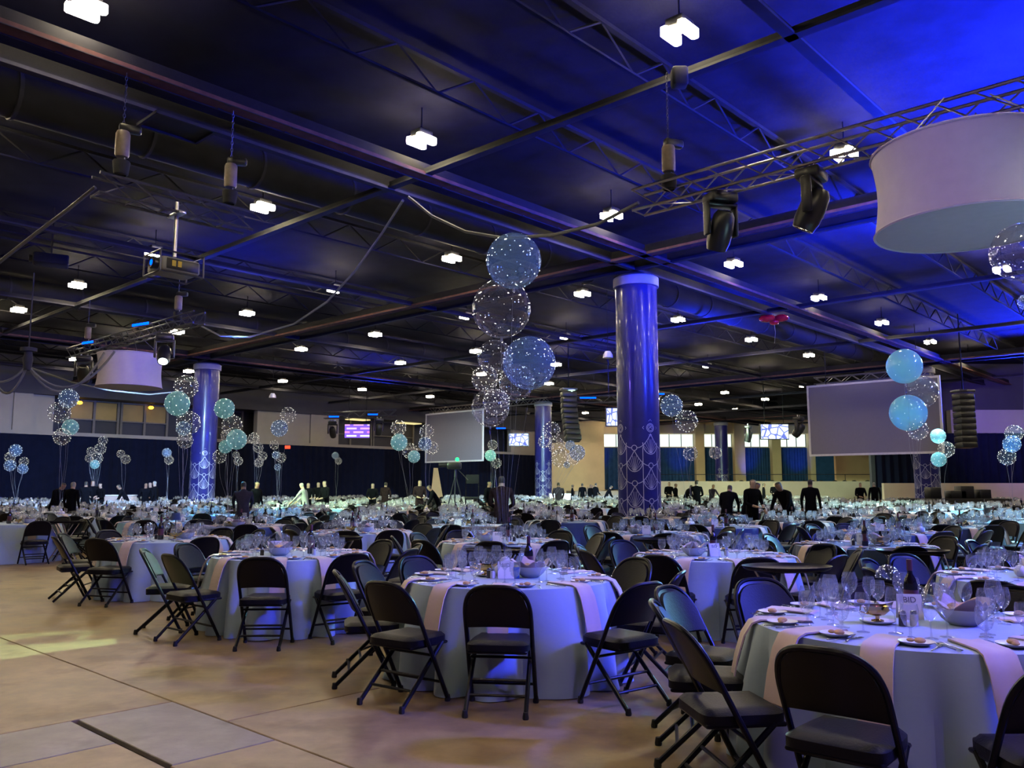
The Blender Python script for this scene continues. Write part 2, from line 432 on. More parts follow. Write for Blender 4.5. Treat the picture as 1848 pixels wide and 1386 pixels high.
# ------------------------------------------------------------------ mesh builder
class MB:
    def __init__(self):
        self.v, self.f, self.m = [], [], []
        self.mi = 0

    def add(self, vs, fs):
        o = len(self.v)
        self.v.extend([tuple(p) for p in vs])
        self.f.extend([tuple(i + o for i in q) for q in fs])
        self.m.extend([self.mi] * len(fs))
        return self

    def box(self, c, s, rot=None):
        hx, hy, hz = s[0] / 2, s[1] / 2, s[2] / 2
        vs = [Vector((x, y, z)) for x in (-hx, hx) for y in (-hy, hy) for z in (-hz, hz)]
        if rot is not None:
            rm = rot if isinstance(rot, Matrix) else Euler(rot).to_matrix()
            vs = [rm @ p for p in vs]
        c = Vector(c)
        return self.add([p + c for p in vs], [(0, 1, 3, 2), (4, 6, 7, 5), (0, 4, 5, 1), (2, 3, 7, 6), (0, 2, 6, 4), (1, 5, 7, 3)])

    def rbox(self, c, s, r=0.02, rot=None):
        """box with chamfered vertical and horizontal edges"""
        hx, hy, hz = s[0] / 2, s[1] / 2, s[2] / 2
        r = min(r, hx * .9, hy * .9, hz * .9)
        k = 0.3 * r
        def ring(a, b, z):
            rr = min(r, a * .9, b * .9)
            return [(a, -b + rr, z), (a, b - rr, z), (a - rr * .3, b - rr * .3, z), (a - rr, b, z), (-a + rr, b, z), (-a + rr * .3, b - rr * .3, z), (-a, b - rr, z), (-a, -b + rr, z), (-a + rr * .3, -b + rr * .3, z), (-a + rr, -b, z), (a - rr, -b, z), (a - rr * .3, -b + rr * .3, z)]
        rings = [ring(hx - r, hy - r, -hz), ring(hx - k, hy - k, -hz + k), ring(hx, hy, -hz + r), ring(hx, hy, hz - r), ring(hx - k, hy - k, hz - k), ring(hx - r, hy - r, hz)]
        vs = [Vector(p) for g in rings for p in g]
        if rot is not None:
            rm = rot if isinstance(rot, Matrix) else Euler(rot).to_matrix()
            vs = [rm @ p for p in vs]
        c = Vector(c)
        n = 12
        fs = [tuple(range(n - 1, -1, -1)), tuple(range(5 * n, 6 * n))]
        for i in range(5):
            for j in range(n):
                k2 = (j + 1) % n
                fs.append((i * n + j, i * n + k2, (i + 1) * n + k2, (i + 1) * n + j))
        return self.add([p + c for p in vs], fs)

    def tube(self, pts, r, n=8, caps=True):
        pts = [Vector(p) for p in pts]
        rs = r if isinstance(r, (list, tuple)) else [r] * len(pts)
        vs, fs = [], []
        prev = None
        for i, p in enumerate(pts):
            a = pts[max(i - 1, 0)]
            b = pts[min(i + 1, len(pts) - 1)]
            d = (b - a)
            d = d.normalized() if d.length > 1e-9 else Vector((0, 0, 1))
            if prev is None:
                up = Vector((0, 0, 1)) if abs(d.z) < 0.95 else Vector((1, 0, 0))
                x = d.cross(up).normalized()
            else:
                x = (prev - d * prev.dot(d))
                x = x.normalized() if x.length > 1e-6 else d.orthogonal().normalized()
            prev = x
            y = d.cross(x)
            for k in range(n):
                an = 2 * PI * k / n
                vs.append(p + (x * math.cos(an) + y * math.sin(an)) * rs[i])
        for i in range(len(pts) - 1):
            for k in range(n):
                k2 = (k + 1) % n
                fs.append((i * n + k, i * n + k2, (i + 1) * n + k2, (i + 1) * n + k))
        if caps:
            fs.append(tuple(range(n - 1, -1, -1)))
            fs.append(tuple((len(pts) - 1) * n + k for k in range(n)))
        return self.add(vs, fs)

    def lathe(self, prof, n=16, c=(0, 0, 0), caps=False):
        c = Vector(c)
        vs, fs = [], []
        for (r, z) in prof:
            for k in range(n):
                a = 2 * PI * k / n
                vs.append(c + Vector((r * math.cos(a), r * math.sin(a), z)))
        for i in range(len(prof) - 1):
            for k in range(n):
                k2 = (k + 1) % n
                fs.append((i * n + k, i * n + k2, (i + 1) * n + k2, (i + 1) * n + k))
        if caps:
            fs.append(tuple(range(n - 1, -1, -1)))
            fs.append(tuple((len(prof) - 1) * n + k for k in range(n)))
        return self.add(vs, fs)

    def sphere(self, c, r, n=12, m=8, sz=1.0):
        prof = []
        for i in range(m + 1):
            a = -PI / 2 + PI * i / m
            prof.append((max(r * math.cos(a), 1e-4), r * math.sin(a) * sz))
        return self.lathe(prof, n, c)

    def grid(self, pts, nu, nv):
        fs = []
        for i in range(nu - 1):
            for j in range(nv - 1):
                fs.append((i * nv + j, (i + 1) * nv + j, (i + 1) * nv + j + 1, i * nv + j + 1))
        return self.add(pts, fs)

    def slab(self, pts, nu, nv, off):
        """grid given thickness along off(i,j)"""
        a = [Vector(p) for p in pts]
        b = [p + Vector(off) for p in a]
        n = len(a)
        fs = []
        for i in range(nu - 1):
            for j in range(nv - 1):
                q = (i * nv + j, (i + 1) * nv + j, (i + 1) * nv + j + 1, i * nv + j + 1)
                fs.append(q)
                fs.append(tuple(x + n for x in reversed(q)))
        edge = [(i, 0) for i in range(nu)] + [(nu - 1, j) for j in range(1, nv)] + [(i, nv - 1) for i in range(nu - 2, -1, -1)] + [(0, j) for j in range(nv - 2, 0, -1)]
        ids = [i * nv + j for i, j in edge]
        for k in range(len(ids)):
            p, q = ids[k], ids[(k + 1) % len(ids)]
            fs.append((q, p, p + n, q + n))
        return self.add(a + b, fs)

    def xf(self, mtx, start=0):
        for i in range(start, len(self.v)):
            self.v[i] = tuple(mtx @ Vector(self.v[i]))
        return self

    def mesh(self, name, mats, smooth=True):
        me = bpy.data.meshes.new(name)
        me.from_pydata(self.v, [], self.f)
        mats = mats if isinstance(mats, (list, tuple)) else [mats]
        for mm in mats:
            me.materials.append(M[mm])
        if len(mats) > 1:
            me.polygons.foreach_set('material_index', self.m)
        if smooth:
            me.polygons.foreach_set('use_smooth', [True] * len(self.f))
            try:
                me.set_sharp_from_angle(angle=R(40))
            except Exception:
                pass
        me.update()
        return me

    def build(self, name, mats, parent=None, smooth=True, loc=None, rz=None):
        return obj(name, self.mesh(name, mats, smooth), parent, loc, rz)


def obj(name, me, parent=None, loc=None, rz=None):
    o = bpy.data.objects.new(name, me)
    COL.objects.link(o)
    if parent is not None:
        o.parent = parent
    if loc is not None:
        o.location = loc
    if rz is not None:
        o.rotation_euler = (0, 0, rz)
    return o


def tag(o, label=None, cat=None, group=None, kind=None):
    if label: o['label'] = label
    if cat: o['category'] = cat
    if group: o['group'] = group
    if kind: o['kind'] = kind
    return o


def thing(name, label, cat, loc=(0, 0, 0), rz=0.0, group=None):
    o = bpy.data.objects.new(name, None)
    o.empty_display_size = 0.1
    COL.objects.link(o)
    o.location = loc
    o.rotation_euler = (0, 0, rz)
    return tag(o, label, cat, group)


def struct(name, mb, mats, parent=None, smooth=False, **k):
    o = mb.build(name, mats, parent, smooth, **k)
    if parent is None:
        o['kind'] = 'structure'
    return o


def merged(name, items, mats, smooth=True):
    """items: list of (MB, [4x4 matrices]) joined into ONE mesh"""
    V_, LV, LT, MI = [], [], [], []
    base = 0
    for mb, mats4 in items:
        if not mats4:
            continue
        v = np.array(mb.v, dtype=np.float64)
        vh = np.hstack([v, np.ones((len(v), 1))])
        lv = np.array([i for f in mb.f for i in f], dtype=np.int64)
        lt = np.array([len(f) for f in mb.f], dtype=np.int64)
        mi = np.array(mb.m, dtype=np.int32)
        for m4 in mats4:
            V_.append((vh @ np.array(m4).T)[:, :3])
            LV.append(lv + base); LT.append(lt); MI.append(mi)
            base += len(v)
    V_ = np.concatenate(V_).astype(np.float32); LV = np.concatenate(LV).astype(np.int32); LT = np.concatenate(LT).astype(np.int32); MI = np.concatenate(MI)
    me = bpy.data.meshes.new(name)
    me.vertices.add(len(V_)); me.vertices.foreach_set('co', V_.ravel())
    me.loops.add(len(LV)); me.loops.foreach_set('vertex_index', LV)
    me.polygons.add(len(LT))
    st = np.concatenate([[0], np.cumsum(LT)[:-1]]).astype(np.int32)
    me.polygons.foreach_set('loop_start', st); me.polygons.foreach_set('loop_total', LT)
    me.polygons.foreach_set('material_index', MI)
    me.polygons.foreach_set('use_smooth', np.full(len(LT), smooth))
    for mm in mats:
        me.materials.append(M[mm])
    me.update(calc_edges=True)
    me.validate()
    return obj(name, me)


ORD = ['front', 'second', 'third', 'fourth', 'fifth', 'sixth', 'seventh', 'eighth', 'ninth', 'tenth', 'eleventh', 'twelfth', 'thirteenth',
       'fourteenth', 'fifteenth', 'sixteenth', 'seventeenth', 'eighteenth', 'nineteenth', 'twentieth', 'twenty-first', 'twenty-second', 'twenty-third', 'twenty-fourth',
       'twenty-fifth', 'twenty-sixth', 'twenty-seventh', 'twenty-eighth']
NTH = ['first'] + ORD[1:]
HOUR = ['twelve', 'one', 'two', 'three', 'four', 'five', 'six', 'seven', 'eight', 'nine', 'ten', 'eleven']

# ================================================================== THE HALL
# floor: joint bed with separate concrete slabs
fl = MB()
p = [ST(-40, -34), ST(60, -34), ST(60, 46), ST(-40, 46)]
fl.add([(q.x, q.y, -0.03) for q in p] + [(q.x, q.y, -0.25) for q in p], [(0, 1, 2, 3), (7, 6, 5, 4), (0, 4, 5, 1), (1, 5, 6, 2), (2, 6, 7, 3), (3, 7, 4, 0)])
floor = struct('floor', fl, 'joint')
floor['label'] = 'tan concrete hall floor cut by dark joints'
slabs = [(-26, -17.6, -8.06, 8.2), (-18.25, -17.6, -9.38, -8.06), (-26, -18.25, -8.75, -8.06), (-26, -18.25, -20, -8.75),
         (-18.25, -17.6, -20, -9.38), (-17.6, -6.0, -8.8, 8.2), (-17.6, -6.0, -22, -8.8)]
slabs += [(-40, -26, -34, -20), (-40, -26, -20, 8.2), (-26, -17.6, -34, -20), (-17.6, -6, -34, -22)]
for a, b in ((-6, 9), (9, 24), (24, 40), (40, 60)):
    for c_, d_ in ((-34, -22), (-22, -8.8), (-8.8, 8.2), (8.2, 26), (26, 46)):
        slabs.append((a, b, c_, d_))
for a, b in ((-40, -26), (-26, -17.6), (-17.6, -6)):
    for c_, d_ in ((8.2, 26), (26, 46)):
        slabs.append((a, b, c_, d_))
for (a, b, c_, d_) in slabs:
    g = 0.006
    gb = 0.022 if (a, b) == (-26, -18.25) else g
    ga = 0.022 if a == -18.25 and d_ == -8.06 else g
    q = [ST(a + ga, c_ + g), ST(b - gb, c_ + g), ST(b - gb, d_ - g), ST(a + ga, d_ - g)]
    e = 0.004
    q2 = [ST(a + ga + e, c_ + g + e), ST(b - gb - e, c_ + g + e), ST(b - gb - e, d_ - g - e), ST(a + ga + e, d_ - g - e)]
    m = MB()
    m.add([(v.x, v.y, -0.028) for v in q] + [(v.x, v.y, -0.004) for v in q] + [(v.x, v.y, 0.0) for v in q2],
          [(0, 1, 5, 4), (1, 2, 6, 5), (2, 3, 7, 6), (3, 0, 4, 7), (4, 5, 9, 8), (5, 6, 10, 9), (6, 7, 11, 10), (7, 4, 8, 11), (8, 9, 10, 11), (3, 2, 1, 0)])
    m.build('slab', 'floor_grey' if (a, b, c_, d_) in (slabs[1], slabs[2]) else 'floor', floor, smooth=False)

# ceiling deck with ribs
ZC = 9.0
m = MB()
p = [ST(-46, -40), ST(78, -40), ST(78, 46), ST(-46, 46)]
m.add([(q.x, q.y, ZC) for q in p] + [(q.x, q.y, ZC + 0.3) for q in p], [(3, 2, 1, 0), (4, 5, 6, 7), (0, 1, 5, 4), (1, 2, 6, 5), (2, 3, 7, 6), (3, 0, 4, 7)])
ceil = struct('ceiling', m, 'ceiling')


def beam_st(mb, s0, t0, s1, t1, z0, z1, w):
    a, b = ST(s0, t0), ST(s1, t1)
    d = b - a
    mb.box(((a.x + b.x) / 2, (a.y + b.y) / 2, (z0 + z1) / 2), (d.length, w, z1 - z0), Matrix.Rotation(math.atan2(d.y, d.x), 3, 'Z'))


def girder(name, along, pos, lo, hi):
    """double girder: brown bolted flange towards the camera, grey flange on the far side"""
    e = bpy.data.objects.new(name, None); COL.objects.link(e); e['kind'] = 'structure'
    def line(off, z0, z1, w):
        mb = MB()
        if along == 'u':
            beam_st(mb, lo, pos + off, hi, pos + off, z0, z1, w)
        else:
            beam_st(mb, pos + off, lo, pos + off, hi, z0, z1, w)
        return mb
    line(-0.55, 7.70, 7.76, 0.32).build('brown_flange', 'primer', e, smooth=False)
    line(-0.55, 7.76, 8.0, 0.05).build('web', 'steel_dark', e, smooth=False)
    for o2 in (-0.40, -0.70):
        line(o2, 7.685, 7.71, 0.02).build('flange_edge', 'steel', e, smooth=False)
    line(0.55, 7.70, 7.76, 0.15).build('grey_flange', 'steel', e, smooth=False)
    line(0.55, 7.76, 8.0, 0.05).build('web', 'steel_dark', e, smooth=False)
    bl = MB()
    x = lo
    while x < hi:
        for o2 in (-0.42, -0.68):
            q = ST(x, pos + o2) if along == 'u' else ST(pos + o2, x)
            bl.box((q.x, q.y, 7.69), (0.10, 0.035, 0.02), Matrix.Rotation(ROT_U if along == 'u' else ROT_V, 3, 'Z'))
        x += 1.25
    b = bl.build('bolt_plate', 'steel', e, smooth=False)
    b['kind'] = 'stuff'
    return e


GSP = 26.0
for k in (-1, 0, 1):
    girder('trim_%d' % (k + 2), 'u', -0.95 + GSP * k, -44, 76)
for k in (0, 1, 2):
    girder('trim_%d' % (k + 5), 'v', -1.2 + GSP * k, -38, 45)
n = 8
for k in range(-4, 5):
    if k % 3 == 0:
        continue
    mb = MB()
    t = -0.6 + GSP / 3 * k
    beam_st(mb, -44, t, 76, t, 7.72, 7.76, 0.17)
    mb.mi = 1
    beam_st(mb, -44, t, 76, t, 7.76, 7.88, 0.03)
    struct('trim_%d' % n, mb, ['steel', 'steel_dark']); n += 1
for k in range(-4, 9):
    if k % 3 == 0:
        continue
    mb = MB()
    s = -1.0 + GSP / 3 * k
    beam_st(mb, s, -38, s, 45, 7.72, 7.76, 0.17)
    mb.mi = 1
    beam_st(mb, s, -38, s, 45, 7.76, 7.88, 0.03)
    struct('trim_%d' % n, mb, ['steel', 'steel_dark']); n += 1
# open-web joists between the beams
for k in range(-12, 14):
    if k % 3 == 0:
        continue
    t = -0.6 + GSP / 9 * k
    mb = MB()
    beam_st(mb, -44, t, 70, t, 8.30, 8.34, 0.07)
    beam_st(mb, -44, t, 70, t, 8.85, 8.92, 0.10)
    x = -30.0
    hi = 26
    j = 0
    while x < hi:
        a, b = ST(x, t, 8.32 if j % 2 else 8.88), ST(x + 0.9, t, 8.88 if j % 2 else 8.32)
        mb.tube([a, b], 0.022, 4, caps=False)
        x += 0.9; j += 1
    struct('trim_%d' % n, mb, 'steel_dark'); n += 1

# round ducts
for i, (t, s0, s1, r, z) in enumerate(((2.4, -40, 30, 0.45, 8.5), (19.0, -40, 50, 0.42, 8.5))):
    mb = MB()
    pts, rs = [], []
    x = s0
    while x <= s1:
        q = ST(x, t, z)
        pts += [q]
        x += 1.2
    mb.tube(pts, r, 16)
    d = mb.build('air_duct', 'duct')
    rg = MB()
    for q in pts[::2]:
        rot = Matrix.Rotation(ROT_U, 4, 'Z') @ Matrix.Rotation(PI / 2, 4, 'Y')
        s_ = len(rg.v)
        rg.lathe([(r + .005, -.04), (r + .03, -.03), (r + .03, .03), (r + .005, .04)], 16)
        rg.xf(Matrix.Translation(q) @ rot, s_)
    rgo = rg.build('duct_collar', 'steel', d); rgo['kind'] = 'stuff'
    tag(d, ['large dark round air duct behind the brown-flanged girder above the projector', 'dark round air duct far behind the hanging projector'][i], 'duct', 'ceiling ducts')
# hatch panels under the duct
v = thing('ceiling_hatch', 'flat grey framed ceiling panel below the girder near the projector', 'panel', at_z(320, 231, 7.45), ROT_U)
mb = MB(); mb.box((0, 0, 0.03), (1.0, 0.7, 0.04)); mb.build('panel', 'duct', v, smooth=False)
mb = MB()
for sx in (-1, 1):
    mb.box((sx * .5, 0, 0), (.05, .75, .05)); mb.box((0, sx * .35, 0), (1.05, .05, .05))
mb.build('frame', 'steel', v, smooth=False)

# ------------------------------------------------------------------ walls
WT = 39.0     # plane of the long draped wall (t)


def wall_s(px):
    r = ray(px, 800)
    k = (C1[0] * VX + C1[1] * VY + WT) / (r.x * VX + r.y * VY)
    return toST(r.x * k, r.y * k)[0]


def wbox(mb, s0, s1, t0, t1, z0, z1):
    a = [ST(s0, t0), ST(s1, t0), ST(s1, t1), ST(s0, t1)]
    mb.add([(q.x, q.y, z0) for q in a] + [(q.x, q.y, z1) for q in a], [(3, 2, 1, 0), (4, 5, 6, 7), (0, 1, 5, 4), (1, 2, 6, 5), (2, 3, 7, 6), (3, 0, 4, 7)])


mb = MB(); wbox(mb, -40, 62, WT + 2.2, WT + 2.6, 0, 9.2)
struct('wall_left', mb, 'walldark')
# drape: pleated cloth hung along the wall
mb = MB()
pts = []
NP = 520
for i in range(NP):
    s = -24 + 68.0 * i / (NP - 1)
    off = 0.05 * math.sin(i * PI / 2.0 + 0.4 * math.sin(i * .3))
    for z in (0.02, 2.2, 4.5):
        q = ST(s, WT + off - 0.3, z)
        pts.append(q)
mb.grid(pts, NP, 3)
dr = mb.build('drape', 'drape')
tag(dr, 'long black pleated drape hung along the far wall left of the big column', 'curtain')
# ledge on the drape and pale panels / recesses above
mb = MB(); wbox(mb, -24, 44, WT - 0.1, WT + 2.2, 4.5, 4.72)
struct('trim_70', mb, 'wallwhite')
mb = MB(); wbox(mb, -24, 44, WT - 0.1, WT + 2.2, 6.85, 9.0)
struct('trim_71', mb, 'walldark')
for i, (a, b, dt) in enumerate(((-60, 20, 0.15), (20, 55, 0.0), (55, 97, 0.3), (465, 560, 0.15), (560, 592, 0.0), (592, 612, 0.1), (925, 975, 0.2))):
    mb = MB(); wbox(mb, wall_s(a), wall_s(b), WT + dt, WT + 0.5 + dt, 4.72, 6.85)
    struct('trim_%d' % (72 + i), mb, 'wallwhite')
# recess windows, amber room behind
for i, (a, b) in enumerate(((138, 228), (234, 318), (385, 455), (612, 690), (694, 766))):
    s0, s1 = wall_s(a), wall_s(b)
    e = bpy.data.objects.new('window_%d' % (i + 1), None); COL.objects.link(e); e['kind'] = 'structure'
    nn = 2
    for k in range(nn):
        x0 = s0 + (s1 - s0) * k / nn + .08; x1 = s0 + (s1 - s0) * (k + 1) / nn - .08
        for (z0, z1) in ((4.8, 5.6), (5.68, 6.75)):
            mb = MB(); wbox(mb, x0, x1, WT + 1.55, WT + 1.6, z0, z1)
            mb.build('pane', 'amberpane' if (i < 2 and z0 > 5) else 'walldark', e, smooth=False)
    for k in range(nn + 1):
        x0 = s0 + (s1 - s0) * k / nn
        mb = MB(); wbox(mb, x0 - .07, x0 + .07, WT + 1.4, WT + 1.6, 4.72, 6.85)
        mb.build('mullion', 'frame', e, smooth=False)
    for z in (4.76, 5.64, 6.8):
        mb = MB(); wbox(mb, s0, s1, WT + 1.42, WT + 1.6, z - .04, z + .04)
        mb.build('transom', 'frame', e, smooth=False)
for i, (px, py) in enumerate(((152, 721), (283, 729))):
    s = wall_s(px)
    t_ = thing('amber_lamp', ['amber wall lamp over the recessed windows, above the clear balloons', 'amber wall lamp over the recessed windows, beside the drum shade'][i], 'lamp', ST(s, WT + 1.1, 6.62), ROT_U)
    mb = MB(); mb.sphere((0, 0, 0), .16, 12, 8, .7); mb.build('bulb', 'amber', t_)
    mb = MB(); mb.lathe([(.02, .3), (.03, .1), (.2, .08), (.2, .1)], 12); mb.build('canopy', 'steel_dark', t_)
# lit ceiling panels of the room behind the LED screen
for i, (a, b) in enumerate(((640, 672), (732, 765))):
    mb = MB(); wbox(mb, wall_s(a), wall_s(b), WT + 0.3, WT + 1.3, 6.74, 6.8)
    o = mb.build('recessed_light', 'yellowroom', smooth=False)
    tag(o, ['yellow lit ceiling strip above the pink screen', 'yellow lit ceiling strip beside the grey projection screen'][i], 'light')

# back wall with daylit windows behind a raised terrace
YB = 85.0


def bx_px(px, d):
    return (px - 924) / math.hypot(FPX, 187) * d


mb = MB(); mb.box((34, YB + 1.2, 4.5), (70, 0.3, 9.2)); struct('wall_back', mb, 'wallbeige')
mb = MB(); mb.box((24, YB + 0.6, 7.6), (34, 1.0, 1.4)); struct('trim_80', mb, 'wallbeige')
mb = MB(); mb.box((30, YB - 1, 8.6), (60, 3.5, 0.6)); struct('trim_81', mb, 'walldark')
wins = [(1086, 1172), (1190, 1256), (1272, 1326), (1345, 1394), (1410, 1462)]
for i, (a, b) in enumerate(wins):
    x0, x1 = bx_px(a, YB), bx_px(b, YB)
    e = bpy.data.objects.new('window_%d' % (i + 11), None); COL.objects.link(e); e['kind'] = 'structure'
    nn = 3
    for k in range(nn):
        p0 = x0 + (x1 - x0) * k / nn + .04; p1 = x0 + (x1 - x0) * (k + 1) / nn - .04
        mb = MB(); mb.box(((p0 + p1) / 2, YB + .8, 6.22), (p1 - p0, .03, 1.26)); mb.build('pane', 'daylight', e, smooth=False)
        mb = MB(); mb.box((p1 + .04, YB + .76, 6.22), (.08, .12, 1.3)); mb.build('mullion', 'frame', e, smooth=False)
    mb = MB(); mb.box(((x0 + x1) / 2, YB + .72, 5.55), (x1 - x0, .2, .1)); mb.build('sill', 'wallbeige', e, smooth=False)
    # drape below
    mb = MB(); pts = []
    N2 = 40
    for j in range(N2):
        x = x0 + (x1 - x0) * j / (N2 - 1)
        for z in (1.3, 3.4, 5.5):
            pts.append((x, YB + .5 + .08 * math.sin(j * 1.7), z))
    mb.grid(pts, N2, 3)
    o = mb.build('drape', 'drape_teal')
    tag(o, 'navy pleated drape below the %s daylit window counted from the big column' % NTH[i], 'curtain', 'drapes under the daylit windows')
for i, (a, b) in enumerate(((1172, 1190), (1256, 1272), (1326, 1345), (1394, 1410), (1462, 1478))):
    x0, x1 = bx_px(a, YB), bx_px(b, YB)
    mb = MB(); mb.box(((x0 + x1) / 2, YB + .1, 4.5), (x1 - x0, 1.0, 7)); struct('trim_%d' % (82 + i), mb, 'wallbeige')
# side block with stair at the corner
mb = MB(); x0, x1 = bx_px(996, 78), bx_px(1092, 78)
mb.box(((x0 + x1) / 2, 79, 2.8), (x1 - x0, 1.5, 5.6)); struct('wall_stair', mb, 'wallbeige')
mb = MB()
for k in range(10):
    mb.box((x1 - 1.2 - k * .28, 77.9, .17 * (10 - k) / 2 + 0), (.28, 0.7, .17 * (10 - k)))
struct('trim_90', mb, 'parapet')
mb = MB()
mb.box((bx_px(1058, 84), 83.5, 6.8), (bx_px(1090, 84) - bx_px(1026, 84), .3, 2.2)); struct('trim_91', mb, 'wallbeige')
# raised terrace with parapet and rail
mb = MB(); mb.box((30, 76, 0.6), (50, 17, 1.2)); struct('trim_92', mb, 'parapet')
mb = MB(); mb.box((33, 67.4, 0.99), (44, .25, 1.98)); struct('wall_terrace', mb, 'parapet')
rail = thing('handrail', 'thin metal handrail along the raised terrace under the windows', 'railing', (0, 67.4, 0))
mb = MB(); mb.tube([(11, 0, 2.52), (55, 0, 2.52)], .03, 6); mb.build('top_rail', 'steel', rail)
for k in range(15):
    mb = MB(); mb.tube([(11 + k * 3.1, 0, 1.9), (11 + k * 3.1, 0, 2.52)], .025, 6); mb.build('post', 'steel', rail)
# draped right wall
YR = 50.0
x0 = bx_px(1588, YR)
mb = MB(); mb.box((x0 + 10, YR + 1.2, 4.5), (20.0, .3, 9.2)); struct('wall_right', mb, 'walldark')
mb = MB(); pts = []
N2 = 160
for j in range(N2):
    x = x0 + 19.5 * j / (N2 - 1)
    for z in (1.5, 3.0, 4.72):
        pts.append((x, YR + .5 + .09 * math.sin(j * PI / 2 + .4 * math.sin(j * .3)), z))
mb.grid(pts, N2, 3)
tag(mb.build('drape', 'drape'), 'navy pleated drape behind the three clear balloons at the right edge', 'curtain')
x2 = bx_px(1731, YR)
mb = MB(); mb.box((x2 + 7, YR + .7, 5.42), (14, .5, 1.4)); struct('trim_95', mb, 'wallwhite')
mb = MB(); mb.box((x0 + 10, YR - .4, .87), (20, .3, 1.74)); struct('wall_parapet_right', mb, 'parapet')
# beige framed wall field below the right screen
mb = MB(); a, b = bx_px(1512, 72), bx_px(1588, 72)
mb.box(((a + b) / 2, 72.4, 3.2), (b - a, .4, 2.4)); struct('trim_96', mb, 'wallbeige')
mb = MB(); a, b = bx_px(1478, 84), bx_px(1512, 84)
mb.box(((a + b) / 2, 84.5, 3.5), (b - a, .3, 4.5)); struct('trim_97', mb, 'drape_teal')

# ------------------------------------------------------------------ columns with art-deco wrap
CR = 0.61


def column_print(seed):
    """scallops, rays and rings as fine raised lines on the wrap"""
    mb = MB()
    NC = 8
    dth = 2 * PI / NC

    def line(pl, w=0.018):
        """pl: list of (theta, z); ribbon on the shaft"""
        vs, fs = [], []
        rr = CR + 0.006
        for i, (th, z) in enumerate(pl):
            a = pl[max(i - 1, 0)]; b = pl[min(i + 1, len(pl) - 1)]
            dx, dz = (b[0] - a[0]) * CR, b[1] - a[1]
            l = math.hypot(dx, dz) or 1
            nx, nz = -dz / l * w / 2, dx / l * w / 2
            for sg in (-1, 1):
                t2, z2 = th + sg * nx / CR, z + sg * nz
                vs.append((rr * math.cos(t2), rr * math.sin(t2), z2))
        for i in range(len(pl) - 1):
            fs.append((i * 2, i * 2 + 1, i * 2 + 3, i * 2 + 2))
        mb.add(vs, fs)

    hs = 1.0
    for c in range(NC):
        th0 = c * dth
        tops = [3.0, 2.1, 1.1, 0.1] if c % 2 == 0 else [2.6, 1.6, 0.6]
        for r, z in enumerate(tops):
            if c % 2 == 0 and r == 0:
                zc = z + .17          # medallion with a diamond round it
                for rad in (0.12, 0.085):
                    line([(th0 + rad * math.cos(a) / CR, zc + rad * math.sin(a)) for a in [2 * PI * q / 14 for q in range(15)]], .016)
                line([(th0 - .05 / CR, zc - .04), (th0 - .01 / CR, zc + .05), (th0 + .05 / CR, zc - .03), (th0 - .03 / CR, zc + .01), (th0 + .05 / CR, zc + .04)], .016)
                line([(th0 - .24 / CR, zc), (th0, zc + .24), (th0 + .24 / CR, zc), (th0, zc - .24), (th0 - .24 / CR, zc)], .012)
                zt = z
            else:
                line([(th0 + .075 * math.cos(a) / CR, z + .075 * math.sin(a)) for a in [2 * PI * q / 12 for q in range(13)]], .022)
                zt = z - .075
            nz = (tops[r] - .4) if (c % 2 == 0 and r == 0) else z - .5
            if nz > 0.0:
                for sg in (-1, 1):
                    pl = []
                    for q in range(13):
                        u = q / 12
                        pl.append((th0 + sg * (dth - .075 / CR) * u, zt + (nz - zt) * (1 - (1 - u) ** 2.0)))
                    line(pl, .022)
                zs = zt + (nz - zt) * .75
                zb = max(zs - .28, .04)
                line([(th0 + dth * .5 * math.cos(PI + PI * q / 12), zs + .05 + (zb - zs - .05) * abs(math.sin(PI * q / 12))) for q in range(13)], .022)
                for q in range(-4, 5):
                    u = abs(q) / 9.0
                    ztop = zt + (nz - zt) * (1 - (1 - u) ** 2.0) - .02 if q else zt - .12
                    line([(th0 + q * .012, zb + .03), (th0 + dth * u * (1 if q > 0 else -1), ztop - .04)], .010)
        line([(th0 + dth / 2, 0.05), (th0 + dth / 2, 2.62)], .02)
    return mb.mesh('deco_print', 'print', smooth=False)


deco = column_print(0)
shaft = MB().lathe([(CR, 0.0), (CR, 7.35)], 40, caps=True).mesh('shaft', 'column')
capm = MB().lathe([(CR + .01, 7.36), (CR + .06, 7.36), (CR + .06, 7.62), (CR - .05, 7.69)], 40, caps=True).mesh('cap', 'colcap')
base = MB().lathe([(CR + .05, 0.0), (CR + .05, .16), (CR + .004, .2)], 40).mesh('base_ring', 'steel_dark')
CLAB = {(0, 0): 'big navy wrapped column with silver scallops in the middle of the hall',
        (0, 1): 'navy scalloped column beside the small white drum shade',
        (1, 1): 'far navy scalloped column behind the hanging speaker array',
        (1, 0): 'navy scalloped column behind the right projection screen',
        (2, 1): 'farthest dark navy column standing before the daylit windows'}
for (i, j), lab in CLAB.items():
    q = ST(GSP * i, GSP * j)
    t_ = thing('column', lab, 'column', (q.x, q.y, 0), R(-65.5) if i + j == 0 else R(-90 + 13 * (i + 2 * j)), 'wrapped columns')
    for nm, me in (('shaft', shaft), ('cap', capm), ('base_ring', base), ('deco_print', deco)):
        obj(nm, me, t_)

